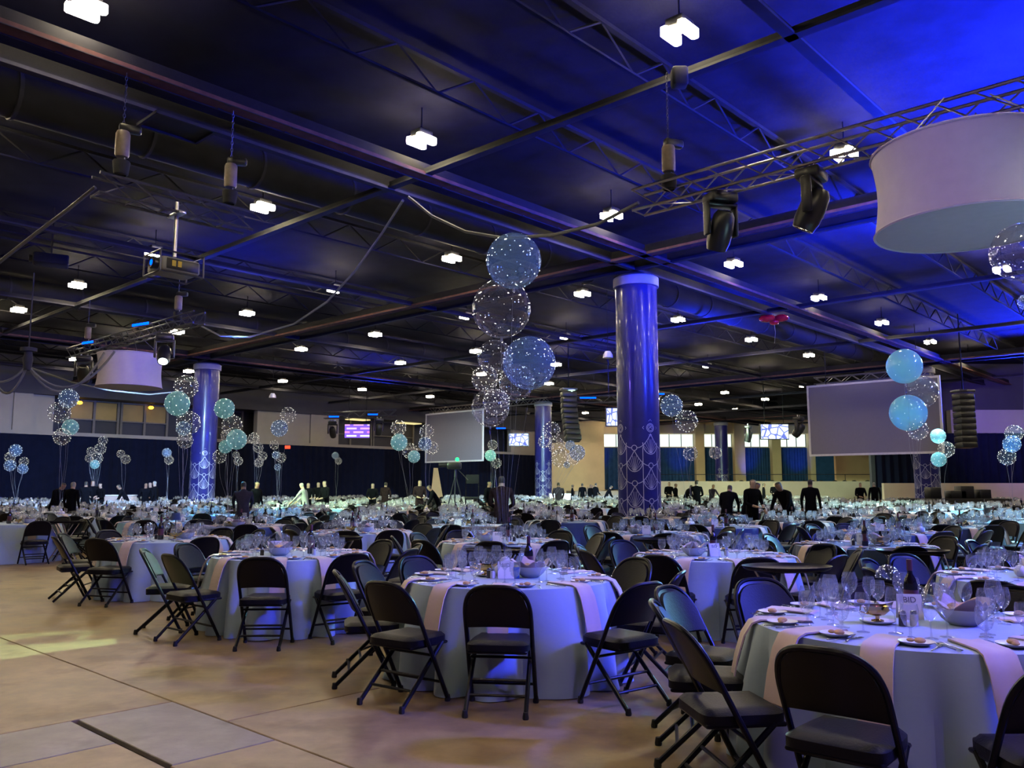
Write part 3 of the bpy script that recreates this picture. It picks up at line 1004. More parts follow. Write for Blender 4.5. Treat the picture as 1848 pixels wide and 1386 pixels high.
# ------------------------------------------------------------------ ceiling lamps on their grid
lens_mb = MB()
_o = [(.23, -.035), (.23, .035), (.19, .065), (-.19, .065), (-.23, .035), (-.23, -.035), (-.19, -.065), (.19, -.065)]
lens_mb.add([(x, y, .07) for x, y in _o] + [(x, y, -.05) for x, y in _o], [tuple(range(15, 7, -1))] + [(q, q + 8, (q + 1) % 8 + 8, (q + 1) % 8) for q in range(8)])
lens = lens_mb.mesh('lens', 'lamp', smooth=False)
house = MB().rbox((0, 0, .14), (.34, .30, .14), .02).mesh('housing', 'fixture')
stem = MB().tube([(0, 0, .18), (0, 0, .70)], .015, 6).mesh('stem', 'steel_dark')
lamps = []
for a in range(-3, 12):
    for b in range(-6, 7):
        s, t = -3.6 + 6.35 * a, -1.75 + 5.9 * b
        q = ST(s, t, 8.3)
        if q.y < -5 or q.y > 82 or t > 37.5 or abs(q.x) > 10 + .68 * max(q.y, 0):
            continue
        if q.y > YR - 2 and q.x > bx_px(1588, YR) - 1:
            continue
        px, py = project(*q) if q.y > 3 else (-999, -999)
        lamps.append((a, b, q, -30 < px < 1878 and -25 < py < 900))
rows_seen = sorted({a for a, b, q, sn in lamps if sn})
for a, b, q, sn in lamps:
    if sn:
        rank = sorted(b2 for a2, b2, _, s2 in lamps if s2 and a2 == a).index(b)
        lab = 'twin-lens white ceiling light, %s from the right in %s diagonal row of lights' % (NTH[rank], ORD[rows_seen.index(a)])
    else:
        lab = 'twin-lens white ceiling light beyond the edge of the view'
    t_ = thing('ceiling_light', lab, 'ceiling light', q, ROT_U, 'ceiling lights')
    for sg in (-1, 1):
        obj('lens', lens, t_, (0, sg * .15, 0))
    obj('housing', house, t_)
    obj('stem', stem, t_)

# ================================================================== TABLES
TR, TZ = 0.83, 0.755


def cloth_mesh(seed, n=144, rings=9, name='tablecloth_mesh', mm='cloth', puddle=True):
    rnd = random.Random(seed)
    ph = [rnd.uniform(0, 6.28) for _ in range(4)]
    mb = MB()
    vs = [(0, 0, TZ)]
    fs = []
    prof = [(.55, TZ), (TR - .03, TZ), (TR, TZ - .006)]
    for i in range(1, rings + 1):
        prof.append((None, TZ - .006 - (TZ - .012) * i / rings))
    for (r, z) in prof:
        u = 0 if r is not None else (TZ - z) / TZ
        for k in range(n):
            a = 2 * PI * k / n
            if r is None:
                f = math.sin(13 * a + ph[0] + 1.1 * math.sin(2 * a + ph[1])) * .62 + math.sin(8 * a + ph[2]) * .38
                f = 2.0 * abs(math.sin(7.5 * a + ph[0] + .9 * math.sin(2 * a + ph[1]) + .5 * math.sin(5 * a + ph[2]))) ** .8 - 1.0 + .25 * math.sin(3 * a + ph[3])
                rr = TR + .010 + .055 * u +  .078 * f * min(1, u * 1.8) + (.03 * max(0, u - .9) * 10 * (math.sin(5 * a + ph[3]) * .5 + .5) if puddle else 0)
            else:
                rr = r
            vs.append((rr * math.cos(a), rr * math.sin(a), z))
    for k in range(n):
        fs.append((0, 1 + k, 1 + (k + 1) % n))
    for i in range(len(prof) - 1):
        for k in range(n):
            k2 = (k + 1) % n
            fs.append((1 + i * n + k, 1 + (i + 1) * n + k, 1 + (i + 1) * n + k2, 1 + i * n + k2))
    mb.add(vs, fs)
    return mb.mesh(name, mm)


CLOTH_NEAR = [cloth_mesh(i) for i in range(5)]
CLOTH_NAVY = [cloth_mesh(20 + i, mm='cloth_navy') for i in range(2)]
CLOTH_FAR = {mm: [cloth_mesh(40 + i, 40, 3, mm=mm) for i in range(3)] for mm in ('cloth', 'cloth_navy', 'cloth_blue_lit')}

# lattice of round tables, rows along the v axis of the hall
FIX = {(0, 0): (2.16, 4.66), (0, 1): (-0.02, 7.02), (0, 2): (-2.42, 9.40), (0, 3): (-4.90, 12.15), (0, 5): (-10.14, 17.42),
       (1, 0): (4.36, 6.95), (1, 1): (2.18, 9.25), (1, 2): (-0.12, 11.6), (1, 3): (-2.50, 14.15), (2, 1): (4.46, 10.85), (2, 2): (2.20, 13.5)}
NAVY = {(2, 1), (2, 2), (3, 1), (4, 1), (4, 2), (4, 3), (3, 3), (5, 2), (6, 3), (5, 4)}
SKIP = {(0, 4)}
tables = []
for j in range(0, 27):
    for i in range(-12, 30):
        if (j, i) in SKIP:
            continue
        s, t = -15.3 + 3.05 * j, -12.4 + 3.3 * i
        if (j, i) in FIX:
            x, y = FIX[(j, i)]
        else:
            q = ST(s, t); x, y = q.x, q.y
            rnd = random.Random(j * 100 + i)
            x += rnd.uniform(-.18, .18); y += rnd.uniform(-.18, .18)
        if y < 3.5 or y > 62 or t > 36.3:
            continue
        px, py = project(x, y, .75)
        w = 1.66 * FPX / y
        if px < -w / 2 - 8 or px > 1848 + w / 2 + 8:
            continue
        if any(math.hypot(x - ST(GSP * a, GSP * b).x, y - ST(GSP * a, GSP * b).y) < 1.75 for a, b in CLAB):
            continue
        if y > 46.5 and x > bx_px(1588, YR) - 2.5:
            continue
        if 33 < y < 46 and x > 19 and abs(x - 24.5) < 4.5 and 36 < y < 41:
            continue
        tables.append(dict(j=j, i=i, x=x, y=y, px=px))
tables.sort(key=lambda t: t['y'])
rows = {}
for t in tables:
    rows.setdefault(t['j'], []).append(t)
for j, ts in rows.items():
    ts.sort(key=lambda t: t['i'])
    for k, t in enumerate(ts):
        t['td'] = '%s table from the right, %s diagonal row' % (NTH[k], ORD[j])
        t['short'] = '%s table, %s diagonal row' % (NTH[k], ORD[j])
for k, t in enumerate(tables):
    key = (t['j'], t['i'])
    rnd = random.Random(k + 500)
    navy = key in NAVY
    far = t['y'] > 15
    if far and not navy and rnd.random() < .18:
        navy = True
    sky = far and not navy and rnd.random() < .3
    mm = 'cloth_navy' if navy else ('cloth_blue_lit' if sky else 'cloth')
    t['mm'] = mm
    if not far:
        me = CLOTH_NAVY[k % 2] if navy else CLOTH_NEAR[k % 5]
    else:
        me = rnd.choice(CLOTH_FAR[mm])
    o = obj('banquet_table', me, None, (t['x'], t['y'], 0), rnd.uniform(0, 6.28))
    colr = {'cloth': 'pale blue', 'cloth_navy': 'navy', 'cloth_blue_lit': 'blue-lit'}[mm]
    tag(o, 'round table in a %s cloth, %s from the right in %s diagonal row' % (colr, t['td'].split()[0], ORD[t['j']]), 'table', 'round banquet tables')

# ================================================================== CHAIRS (sitter looks along local +Y)
TOPZ = 0.835


def ytube(z):      # line of the back upright
    return 0.19 - 0.52 * z


def chair_parts():
    P = {}
    # back outline
    def outline(u):            # u in -1..1 -> (x, z)
        a = abs(u)
        x = 0.225 * math.copysign(1, u) * (1 - max(0, (.55 - a) / .55) ** 1.0) if False else 0
        return x
    xs = [-.212 + .424 * i / 14 for i in range(15)]
    def ztop(x):
        n = abs(x) / .214
        return .60 + (TOPZ - .012 - .60) * (max(0.0, 1 - n ** 3.2)) ** (1 / 2.4)
    def zbot(x):
        return .545 + .012 * (1 - (x / .21) ** 2)
    def back(off, shrink, th):
        pts = []
        for x in xs:
            x2 = x * shrink
            zt, zb = ztop(x2), zbot(x2)
            if shrink < 1:
                zt -= .018; zb += .012
            for q in range(6):
                z = zb + (zt - zb) * q / 5
                pts.append((x2, ytube(z) + off - .035 * (1 - (x2 / .22) ** 2), z))
        mb = MB(); mb.slab(pts, 15, 6, (0, th, 0)); return mb
    P['back_panel'] = (back(-.008, 1.0, .014), 'black', 1)
    P['back_pad'] = (back(.006, .93, .024), 'vinyl', 1)
    # back frame tube: uprights and arch
    pts = []
    for i in range(9):
        z = .42 + (.60 - .42) * i / 8
        pts.append((-.222, ytube(z), z))
    for i in range(1, 24):
        a = PI - PI * i / 24
        c, s = math.cos(a), math.sin(a)
        x = .222 * math.copysign(abs(c) ** .62, c)
        z = .60 + (TOPZ - .60) * (abs(s) ** .75)
        pts.append((x, ytube(z) - .035 * (1 - (x / .222) ** 2), z))
    for i in range(8, -1, -1):
        z = .42 + (.60 - .42) * i / 8
        pts.append((.222, ytube(z), z))
    P['back_frame'] = (MB().tube(pts, .015, 8), 'black', 1)
    # seat pad and pan
    mb = MB()
    NX, NY = 11, 11
    pts = []
    def seat_xy(u, v):
        x = .205 * u * (1 - .04 * v)
        y = .015 + .205 * v
        k = max(0, abs(u) + abs(v) - 1.72)
        return x * (1 - .35 * k), y - .35 * k * v * .2
    top, bot = [], []
    for i in range(NX):
        for j in range(NY):
            u, v = -1 + 2 * i / (NX - 1), -1 + 2 * j / (NY - 1)
            x, y = seat_xy(u, v)
            e = max(abs(u), abs(v))
            z = .468 - .022 * max(0, (e - .75) / .25) ** 2
            top.append((x, y, z))
    sl = MB()
    n = len(top)
    b2 = [(p[0], p[1], .405) for p in top]
    sl.add(top + b2, [])
    fs = []
    for i in range(NX - 1):
        for j in range(NY - 1):
            q = (i * NY + j, (i + 1) * NY + j, (i + 1) * NY + j + 1, i * NY + j + 1)
            fs.append(q); fs.append(tuple(k + n for k in reversed(q)))
    ed = [i * NY for i in range(NX)] + [(NX - 1) * NY + j for j in range(1, NY)] + [i * NY + NY - 1 for i in range(NX - 2, -1, -1)] + [j for j in range(NY - 2, 0, -1)]
    for k in range(len(ed)):
        a, b = ed[k], ed[(k + 1) % len(ed)]
        fs.append((b, a, a + n, b + n))
    sl.f = [tuple(f) for f in fs]; sl.m = [0] * len(fs)
    P['seat'] = (sl, 'vinyl', 1)
    P['seat_pan'] = (MB().rbox((0, .015, .398), (.40, .39, .022), .01), 'black', 1)
    def fleg(sg):
        return MB().tube([(sg * .222, ytube(.43), .43), (sg * .224, ytube(.02), .02)], .0155, 8)
    def rleg(sg):
        return MB().tube([(sg * .192, .15, .405), (sg * .198, -.255, .02)], .0155, 8)
    P['leg.a'] = (fleg(-1), 'black', 1); P['leg.b'] = (fleg(1), 'black', 1)
    P['leg.c'] = (rleg(-1), 'black', 1); P['leg.d'] = (rleg(1), 'black', 1)
    def bar(y, z, w):
        return MB().tube([(-w, y, z), (w, y, z)], .010, 6)
    P['crossbar.a'] = (bar(ytube(.14), .14, .222), 'black', 1)
    P['crossbar.b'] = (bar(.15 - .405 * (.405 - .12) / .385, .12, .197), 'black', 1)
    P['crossbar.c'] = (bar(.15 - .405 * (.405 - .20) / .385, .20, .195), 'black', 1)
    P['crossbar.d'] = (bar(ytube(.335), .335, .222), 'black', 1)
    def cap(x, y, dx):
        return MB().lathe([(.019, 0), (.021, .012), (.0155, .045)], 8, (x, y, 0), caps=True)
    P['foot_cap.a'] = (cap(-.224, ytube(.02), 0), 'rubber', 1); P['foot_cap.b'] = (cap(.224, ytube(.02), 0), 'rubber', 1)
    P['foot_cap.c'] = (cap(-.198, -.255, 0), 'rubber', 1); P['foot_cap.d'] = (cap(.198, -.255, 0), 'rubber', 1)
    return P


CP = chair_parts()
CPM = {k: v[0].mesh(k.split('.')[0], v[1]) for k, v in CP.items()}


def combine(parts, mats):
    mb = MB()
    for pm, mi in parts:
        mb.mi = mi
        mb.add(pm.v, pm.f)
    return mb


CHAIR_MID = combine([(CP[k][0], 1 if CP[k][1] == 'vinyl' else 0) for k in CP if 'foot' not in k], None)
CHAIR_MID_ME = CHAIR_MID.mesh('folding_chair', ['black', 'vinyl'])
# light version for the far field
far = MB()
xs = [-.22, -.20, -.12, 0, .12, .20, .22]
zt = [.66, .75, .81, .83, .81, .75, .66]
pts = []
for x, z in zip(xs, zt):
    for zz in (.55, z):
        pts.append((x, ytube(zz) - .03 * (1 - (x / .22) ** 2), zz))
far.slab(pts, 7, 2, (0, .025, 0))
far.mi = 1
far.box((0, .015, .435), (.41, .41, .06))
far.mi = 0
for sg in (-1, 1):
    far.tube([(sg * .222, ytube(.6), .6), (sg * .224, ytube(0), 0)], .013, 3, caps=False)
    far.tube([(sg * .192, .15, .405), (sg * .198, -.255, 0)], .013, 3, caps=False)
CHAIR_FAR = far
FULL_LEG_CHILD = {'foot_cap.a': 'leg.a', 'foot_cap.b': 'leg.b', 'foot_cap.c': 'leg.c', 'foot_cap.d': 'leg.d'}


def place_chair(x, y, rz, label, level):
    if level == 0:
        t = thing('folding_chair', label, 'chair', (x, y, 0), rz, 'folding chairs around the tables')
        made = {}
        for k, me in CPM.items():
            par = made[FULL_LEG_CHILD[k]] if k in FULL_LEG_CHILD else t
            made[k] = obj(k.split('.')[0], me, par)
    else:
        o = obj('folding_chair', CHAIR_MID_ME, None, (x, y, 0), rz)
        tag(o, label, 'chair', 'folding chairs around the tables')


# chair angles (degrees from the side nearest the camera, positive towards the right)
ANG = {(0, 1): [-3, -38, -74, -112, -140, -167, 160, 124, 74, 39],
       (0, 0): [-3, -38, -68, -100, -130, -163, 165, 130, 95, 30],
       (0, 2): [4, -38, -74, -110, -146, 178, 142, 106, 74, 40],
       (0, 3): [-14, -50, -86, -122, -158, 166, 130, 95, 68, 41],
       (1, 1): [-36, 4, -72, -108, -144, 180, 144, 110, 75, 40],
       (0, 5): [48, 90, 130, 170, -150]}
YAW = {((0, 0), -68): -.32, ((0, 0), -38): -.12}
seats = []
for k, t in enumerate(tables):
    rnd = random.Random(k * 13 + 5)
    key = (t['j'], t['i'])
    angs = ANG.get(key)
    if not angs:
        off = rnd.uniform(-18, 18)
        angs = [off + 36 * q for q in range(10)]
        if t['y'] > 9 and rnd.random() < .5:
            angs.pop(rnd.randrange(10))
    # view direction from the table to the camera
    vx, vy = -t['x'], -t['y']
    base_a = math.atan2(vy, vx) if key in ANG else -PI / 2
    base_a = -PI / 2
    used = set()
    for a in angs:
        jit = 0 if key in ANG else rnd.uniform(-4, 4)
        th = base_a + R(a + jit)          # seat direction seen from the table centre
        seats.append(dict(t=t, k=k, th=th, a=a + jit, rnd=rnd))
        h = round(((180 - (a + jit)) % 360) / 30) % 12
        while h in used:
            h = (h + 1) % 12
        used.add(h)
        seats[-1]['hour'] = HOUR[h]
chairs = []
for s in seats:
    t = s['t']; rnd = s['rnd']
    r = 1.15 + rnd.uniform(-.04, .10)
    x, y = t['x'] + r * math.cos(s['th']), t['y'] + r * math.sin(s['th'])
    key = (t['j'], t['i'])
    rz = s['th'] + PI / 2 + rnd.uniform(-.22, .22) * (.4 if key in ANG else 1) + YAW.get((key, s['a']), 0.0)     # look back at the table
    if y < 2.6:
        continue
    px, py = project(x, y, .6)
    w = .3 * FPX / y
    if (px < -w or px > 1848 + w) and not (t['y'] < 14 and -150 < px < 2150):
        continue
    if any(math.hypot(x - ST(GSP * a, GSP * b).x, y - ST(GSP * a, GSP * b).y) < .95 for a, b in CLAB):
        continue
    chairs.append((y, x, rz, s))
chairs.sort(key=lambda c: c[0])
far_m = []
for n_, (y, x, rz, s) in enumerate(chairs):
    if n_ < 300:
        lab = 'black padded folding chair at %s o\'clock of %s' % (s['hour'], s['t']['short'])
        place_chair(x, y, rz, lab, 0 if n_ < 64 else 1)
    else:
        far_m.append(Matrix.Translation((x, y, 0)) @ Matrix.Rotation(rz, 4, 'Z'))
o = merged('distant_folding_chairs', [(CHAIR_FAR, far_m)], ['black', 'vinyl'], smooth=False)
tag(o, 'hundreds of black folding chairs around the far tables', 'chairs', kind='stuff')

# ================================================================== PLACE SETTINGS
def wine_prof(h, rb, rr, fr):
    st = h * .45
    return [(fr, 0.0), (fr * .96, .003), (.006, .008), (.0042, .03), (.0042, st - .01), (.012, st), (rb * .72, st + h * .10), (rb, st + h * .24), (rb * .96, st + h * .38), (rr, h)]


GL = {'wine_glass': [(wine_prof(.225, .045, .034, .036)), 'large clear wine glass'],
      'small_wine_glass': [(wine_prof(.195, .037, .029, .033)), 'small clear wine glass'],
      'water_glass': [([(.034, 0), (.032, .004), (.007, .012), (.007, .05), (.028, .065), (.042, .10), (.042, .14), (.037, .165)]), 'short clear water goblet']}
GLM = {k: MB().lathe(v[0], 18).mesh(k, 'glass') for k, v in GL.items()}
GLF = {k: MB().lathe([v[0][i] for i in ((0, 2, 4, 6, 7, 9) if len(v[0]) > 8 else (0, 2, 4, 5, 7))], 7) for k, v in GL.items()}

# napkin: folded strip lying on the cloth and hanging over the edge (local +X points outwards)
def napkin_mb(w=.145, inn=.30, drop=.33):
    xs_ = [TR - inn, TR - inn * .5, TR - .03, TR + .018, TR + .062, TR + .10, TR + .128]
    zs_ = [TZ + .004, TZ + .006, TZ + .005, TZ - .012, TZ - .08, TZ - .2, TZ - drop]
    pts = []
    for x, z in zip(xs_, zs_):
        for q in range(5):
            yy = -w / 2 + w * q / 4
            pts.append((x + .004 * math.sin(q * 2.1), yy * (1 + .06 * (TZ - z)), z + (.004 * math.sin(q * 1.7) if z > TZ - .01 else 0)))
    return MB().slab(pts, len(xs_), 5, (.006, 0, .008))


NAP = napkin_mb()
NAPM = NAP.mesh('napkin', 'napkin')
NAPF = MB()
NAPF.add([(TR - .3, -.085, TZ + .008), (TR - .3, .085, TZ + .008), (TR + .02, .085, TZ + .008), (TR + .02, -.085, TZ + .008), (TR + .12, .085, TZ - .32), (TR + .12, -.085, TZ - .32)], [(0, 3, 2, 1), (3, 5, 4, 2)])
PLATE = MB().lathe([(.0005, .006), (.045, .006), (.05, .009), (.078, .017), (.080, .019), (.077, .014), (.05, .002), (.0005, .0)], 24)
PLATEM = PLATE.mesh('china', 'china')
ROLL = MB().sphere((.012, .008, .022), .026, 12, 7, .5); ROLL.sphere((-.025, -.012, .020), .018, 10, 6, .5)
ROLLM = ROLL.mesh('dessert', 'bread')
PLF = MB().lathe([(.08, .019), (.045, .008), (.001, .012)], 9)
KN = MB(); KN.rbox((-.055, 0, .004), (.10, .011, .006), .002); KN.add([(-.005, -.006, .003), (.115, -.004, .003), (.12, .004, .003), (-.005, .006, .003), (-.005, -.006, .005), (.115, -.004, .005), (.12, .004, .005), (-.005, .006, .005)], [(3, 2, 1, 0), (4, 5, 6, 7), (0, 1, 5, 4), (1, 2, 6, 5), (2, 3, 7, 6), (3, 0, 4, 7)])
KNM = KN.mesh('knife', 'silver')
FK = MB(); FK.rbox((-.05, 0, .004), (.12, .007, .004), .0015); FK.rbox((.03, 0, .004), (.05, .016, .004), .0015)
for q in range(4):
    FK.box((.075, -.0085 + .0057 * q, .005), (.045, .003, .0025))
FKM = FK.mesh('fork', 'silver')
SP = MB(); SP.rbox((-.04, 0, .004), (.12, .006, .004), .0015); SP.sphere((.045, 0, .006), .019, 10, 6, .3)
SPM = SP.mesh('spoon', 'silver')

for s in seats:
    t = s['t']
    th = s['th']
    s['px'], _ = project(t['x'] + .6 * math.cos(th), t['y'] + .6 * math.sin(th), TZ)
seats_vis = [s for s in seats if (-20 < s['px'] < 1868) or (s['t']['y'] < 14 and -150 < s['px'] < 2150)]
# nearest settings first
seats_vis.sort(key=lambda s: s['t']['y'] + .6 * math.sin(s['th']))
farG = {k: [] for k in GL}; farN = []; farP = []
cnt = dict(napkin=0, plate=0, wine_glass=0, small_wine_glass=0, water_glass=0)


def local(s, r, side, z=TZ, rot=0.0):
    """point at radius r, offset sideways, on the seat's table"""
    t, th = s['t'], s['th']
    x = t['x'] + r * math.cos(th) - side * math.sin(th)
    y = t['y'] + r * math.sin(th) + side * math.cos(th)
    return Vector((x, y, z))


for s in seats_vis:
    rnd = s['rnd']; t = s['t']; th = s['th']
    where = "at %s o'clock of %s" % (s['hour'], t['short'])
    m4 = lambda loc, rz: Matrix.Translation(loc) @ Matrix.Rotation(rz, 4, 'Z')
    # napkin
    a2 = th + rnd.uniform(-.05, .05)
    if cnt['napkin'] < 300:
        o = obj('napkin', NAPM, None, (t['x'], t['y'], 0), a2); cnt['napkin'] += 1
        tag(o, 'folded blush napkin hanging ' + where, 'napkin', 'folded napkins')
    else:
        farN.append(m4((t['x'], t['y'], 0), a2))
    # bread plate with a small dessert, beside the napkin
    pl = local(s, .70 + rnd.uniform(-.02, .01), .16 + rnd.uniform(-.02, .02), TZ + .002)
    if cnt['plate'] < 300:
        if t['y'] < 16:
            o = thing('side_plate', 'white side plate with a small dessert ' + where, 'plate', pl, rnd.uniform(0, 6), 'side plates')
            obj('china', PLATEM, o); obj('dessert', ROLLM, o)
        else:
            o = obj('side_plate', PLATEM, None, pl, 0)
            tag(o, 'white side plate ' + where, 'plate', 'side plates')
        cnt['plate'] += 1
    else:
        farP.append(m4(pl, 0))
    # glasses
    for nm, r, sd in (('wine_glass', .44, .0), ('small_wine_glass', .47, -.10), ('water_glass', .54, .085)):
        g = local(s, r + rnd.uniform(-.03, .03), sd + rnd.uniform(-.025, .025), TZ + .002)
        if cnt[nm] < (300 if nm == 'water_glass' else 150):
            o = obj(nm if nm == 'water_glass' else 'wine_glass', GLM[nm], None, g, rnd.uniform(0, 6))
            tag(o, GL[nm][1] + ' ' + where, 'glass', GL[nm][1].replace('clear ', '') + 's on the tables'); cnt[nm] += 1
        else:
            farG[nm].append(m4(g, 0) @ Matrix.Scale(1.06, 4))
    # cutlery on the near tables
    if t['y'] < 12.5:
        for nm, me, sd, word in (('knife', KNM, -.125, 'steel table knife'), ('fork', FKM, .255, 'steel dinner fork'), ('spoon', SPM, -.155, 'steel spoon')):
            o = obj(nm, me, None, local(s, .70, sd + rnd.uniform(-.01, .01), TZ + .002), th + PI + rnd.uniform(-.12, .12))
            tag(o, word + ' ' + where, 'cutlery', nm + 's on the near tables')
o = merged('distant_glassware', [(GLF[k], farG[k]) for k in GL], ['glass_far_sparkle'])
tag(o, 'hundreds of clear glasses glittering on the far tables', 'glasses', kind='stuff')
if farN:
    o = merged('distant_napkins', [(NAPF, farN)], ['napkin'], smooth=False)
    tag(o, 'pale napkins hanging from the far tables', 'napkins', kind='stuff')
if farP:
    o = merged('distant_plates', [(PLF, farP)], ['china'])
    tag(o, 'white side plates on the far tables', 'plates', kind='stuff')

# ================================================================== CENTREPIECES
BOWL = MB().lathe([(.0005, .010), (.06, .010), (.10, .04), (.135, .085), (.139, .087), (.137, .080), (.105, .032), (.065, 0), (.0005, 0)], 28)
BOWLM = BOWL.mesh('dish', 'china')
lin = MB(); pts = []
for i in range(13):
    for j in range(13):
        u, v = -1 + i / 6, -1 + j / 6
        rr = math.hypot(u, v)
        pts.append((.12 * u, .12 * v, .055 + .05 * min(rr, 1.3) ** 2 + .012 * math.sin(3 * u + 4 * v) + .01 * math.sin(7 * u - 3 * v)))
lin.slab(pts, 13, 13, (0, 0, .004))
LINM = lin.mesh('napkin_liner', 'napkin')
br = MB()
for q in range(5):
    br.sphere((.05 * math.cos(q * 1.26), .05 * math.sin(q * 1.26), .085), .034, 10, 6, .7)
BRM = br.mesh('bread_rolls', 'bread')
BOTM = MB().lathe([(.0005, 0), (.036, 0), (.038, .01), (.038, .18), (.030, .21), (.0145, .24), (.0135, .30), (.015, .302), (.015, .315), (.0005, .315)], 18).mesh('bottle_body', 'bottle')
BOTL = MB().lathe([(.0385, .06), (.0385, .15)], 18).mesh('paper_label', 'bottle_label')
BOTC = MB().lathe([(.0148, .255), (.0158, .258), (.0158, .317), (.0005, .318)], 14).mesh('capsule', 'bottle_label')


def shaker(mm):
    body = MB().lathe([(.0005, 0), (.021, 0), (.020, .05), (.018, .06), (.0005, .06)], 12).mesh('shaker_body', mm)
    top = MB().lathe([(.0185, .060), (.019, .066), (.015, .078), (.0005, .081)], 12).mesh('shaker_cap', 'silver')
    return body, top


SALT, PEPPER = shaker('salt'), shaker('pepper')
card = MB()
card.add([(-.065, -.035, 0), (.065, -.035, 0), (.065, 0, .135), (-.065, 0, .135), (-.065, .035, 0), (.065, .035, 0),
          (-.065, -.032, 0), (.065, -.032, 0), (.065, .0, .130), (-.065, .0, .130), (-.065, .032, 0), (.065, .032, 0)],
         [(0, 1, 2, 3), (3, 2, 5, 4), (9, 8, 7, 6), (10, 11, 8, 9), (0, 6, 7, 1), (4, 5, 11, 10), (0, 3, 9, 6), (1, 7, 8, 2), (3, 4, 10, 9), (2, 8, 11, 5)])
CARDM = card.mesh('folded_card', 'paper', smooth=False)
fc = bpy.data.curves.new('card_lettering', 'FONT')
fc.body = 'BID'
fc.size = .045
fc.align_x = 'CENTER'
fc.extrude = .0004
fc.materials.append(M['ink'])
fo = bpy.data.objects.new('lettering_source', fc); COL.objects.link(fo)
fo_dg = bpy.context.evaluated_depsgraph_get()
LETM = bpy.data.meshes.new_from_object(fo.evaluated_get(fo_dg)); LETM.name = 'lettering'
bpy.data.objects.remove(fo)
# sauce boat on a saucer
sb = MB(); pts = []
NS = 20
prof = [(.012, .028), (.03, .033), (.048, .052), (.056, .082)]
prof_v = []
for (r, z) in prof:
    for k in range(NS):
        a = 2 * PI * k / NS
        sp = math.exp(-((a if a < PI else a - 2 * PI) ** 2) / .10)
        prof_v.append((r * (1.45 * math.cos(a)) + sp * .03 * (z > .05), r * math.sin(a), z + sp * .016 * (z > .05)))
fsx = []
for i in range(len(prof) - 1):
    for k in range(NS):
        k2 = (k + 1) % NS
        fsx.append((i * NS + k, i * NS + k2, (i + 1) * NS + k2, (i + 1) * NS + k))
fsx.append(tuple(range(NS - 1, -1, -1)))
sb.add(prof_v, fsx)
SBM = sb.mesh('boat', 'gold')
SBF = MB().lathe([(.034, 0), (.032, .006), (.010, .012), (.012, .03)], 14, caps=True).mesh('foot', 'gold')
SBH = MB().tube([(-.07, 0, .075), (-.105, 0, .085), (-.11, 0, .055), (-.06, 0, .04)], .005, 6).mesh('handle', 'gold')
SAU = MB().lathe([(.0005, .006), (.06, .007), (.09, .016), (.092, .018), (.088, .012), (.055, 0), (.0005, 0)], 24).mesh('saucer', 'china')


def put(name, label, cat, loc, rz, parts, group=None):
    o = thing(name, label, cat, loc, rz, group)
    for nm, me in parts:
        obj(nm, me, o)
    return o


def centre(t, dx, dy, dz=.002):
    return Vector((t['x'] + dx, t['y'] + dy, TZ + dz))


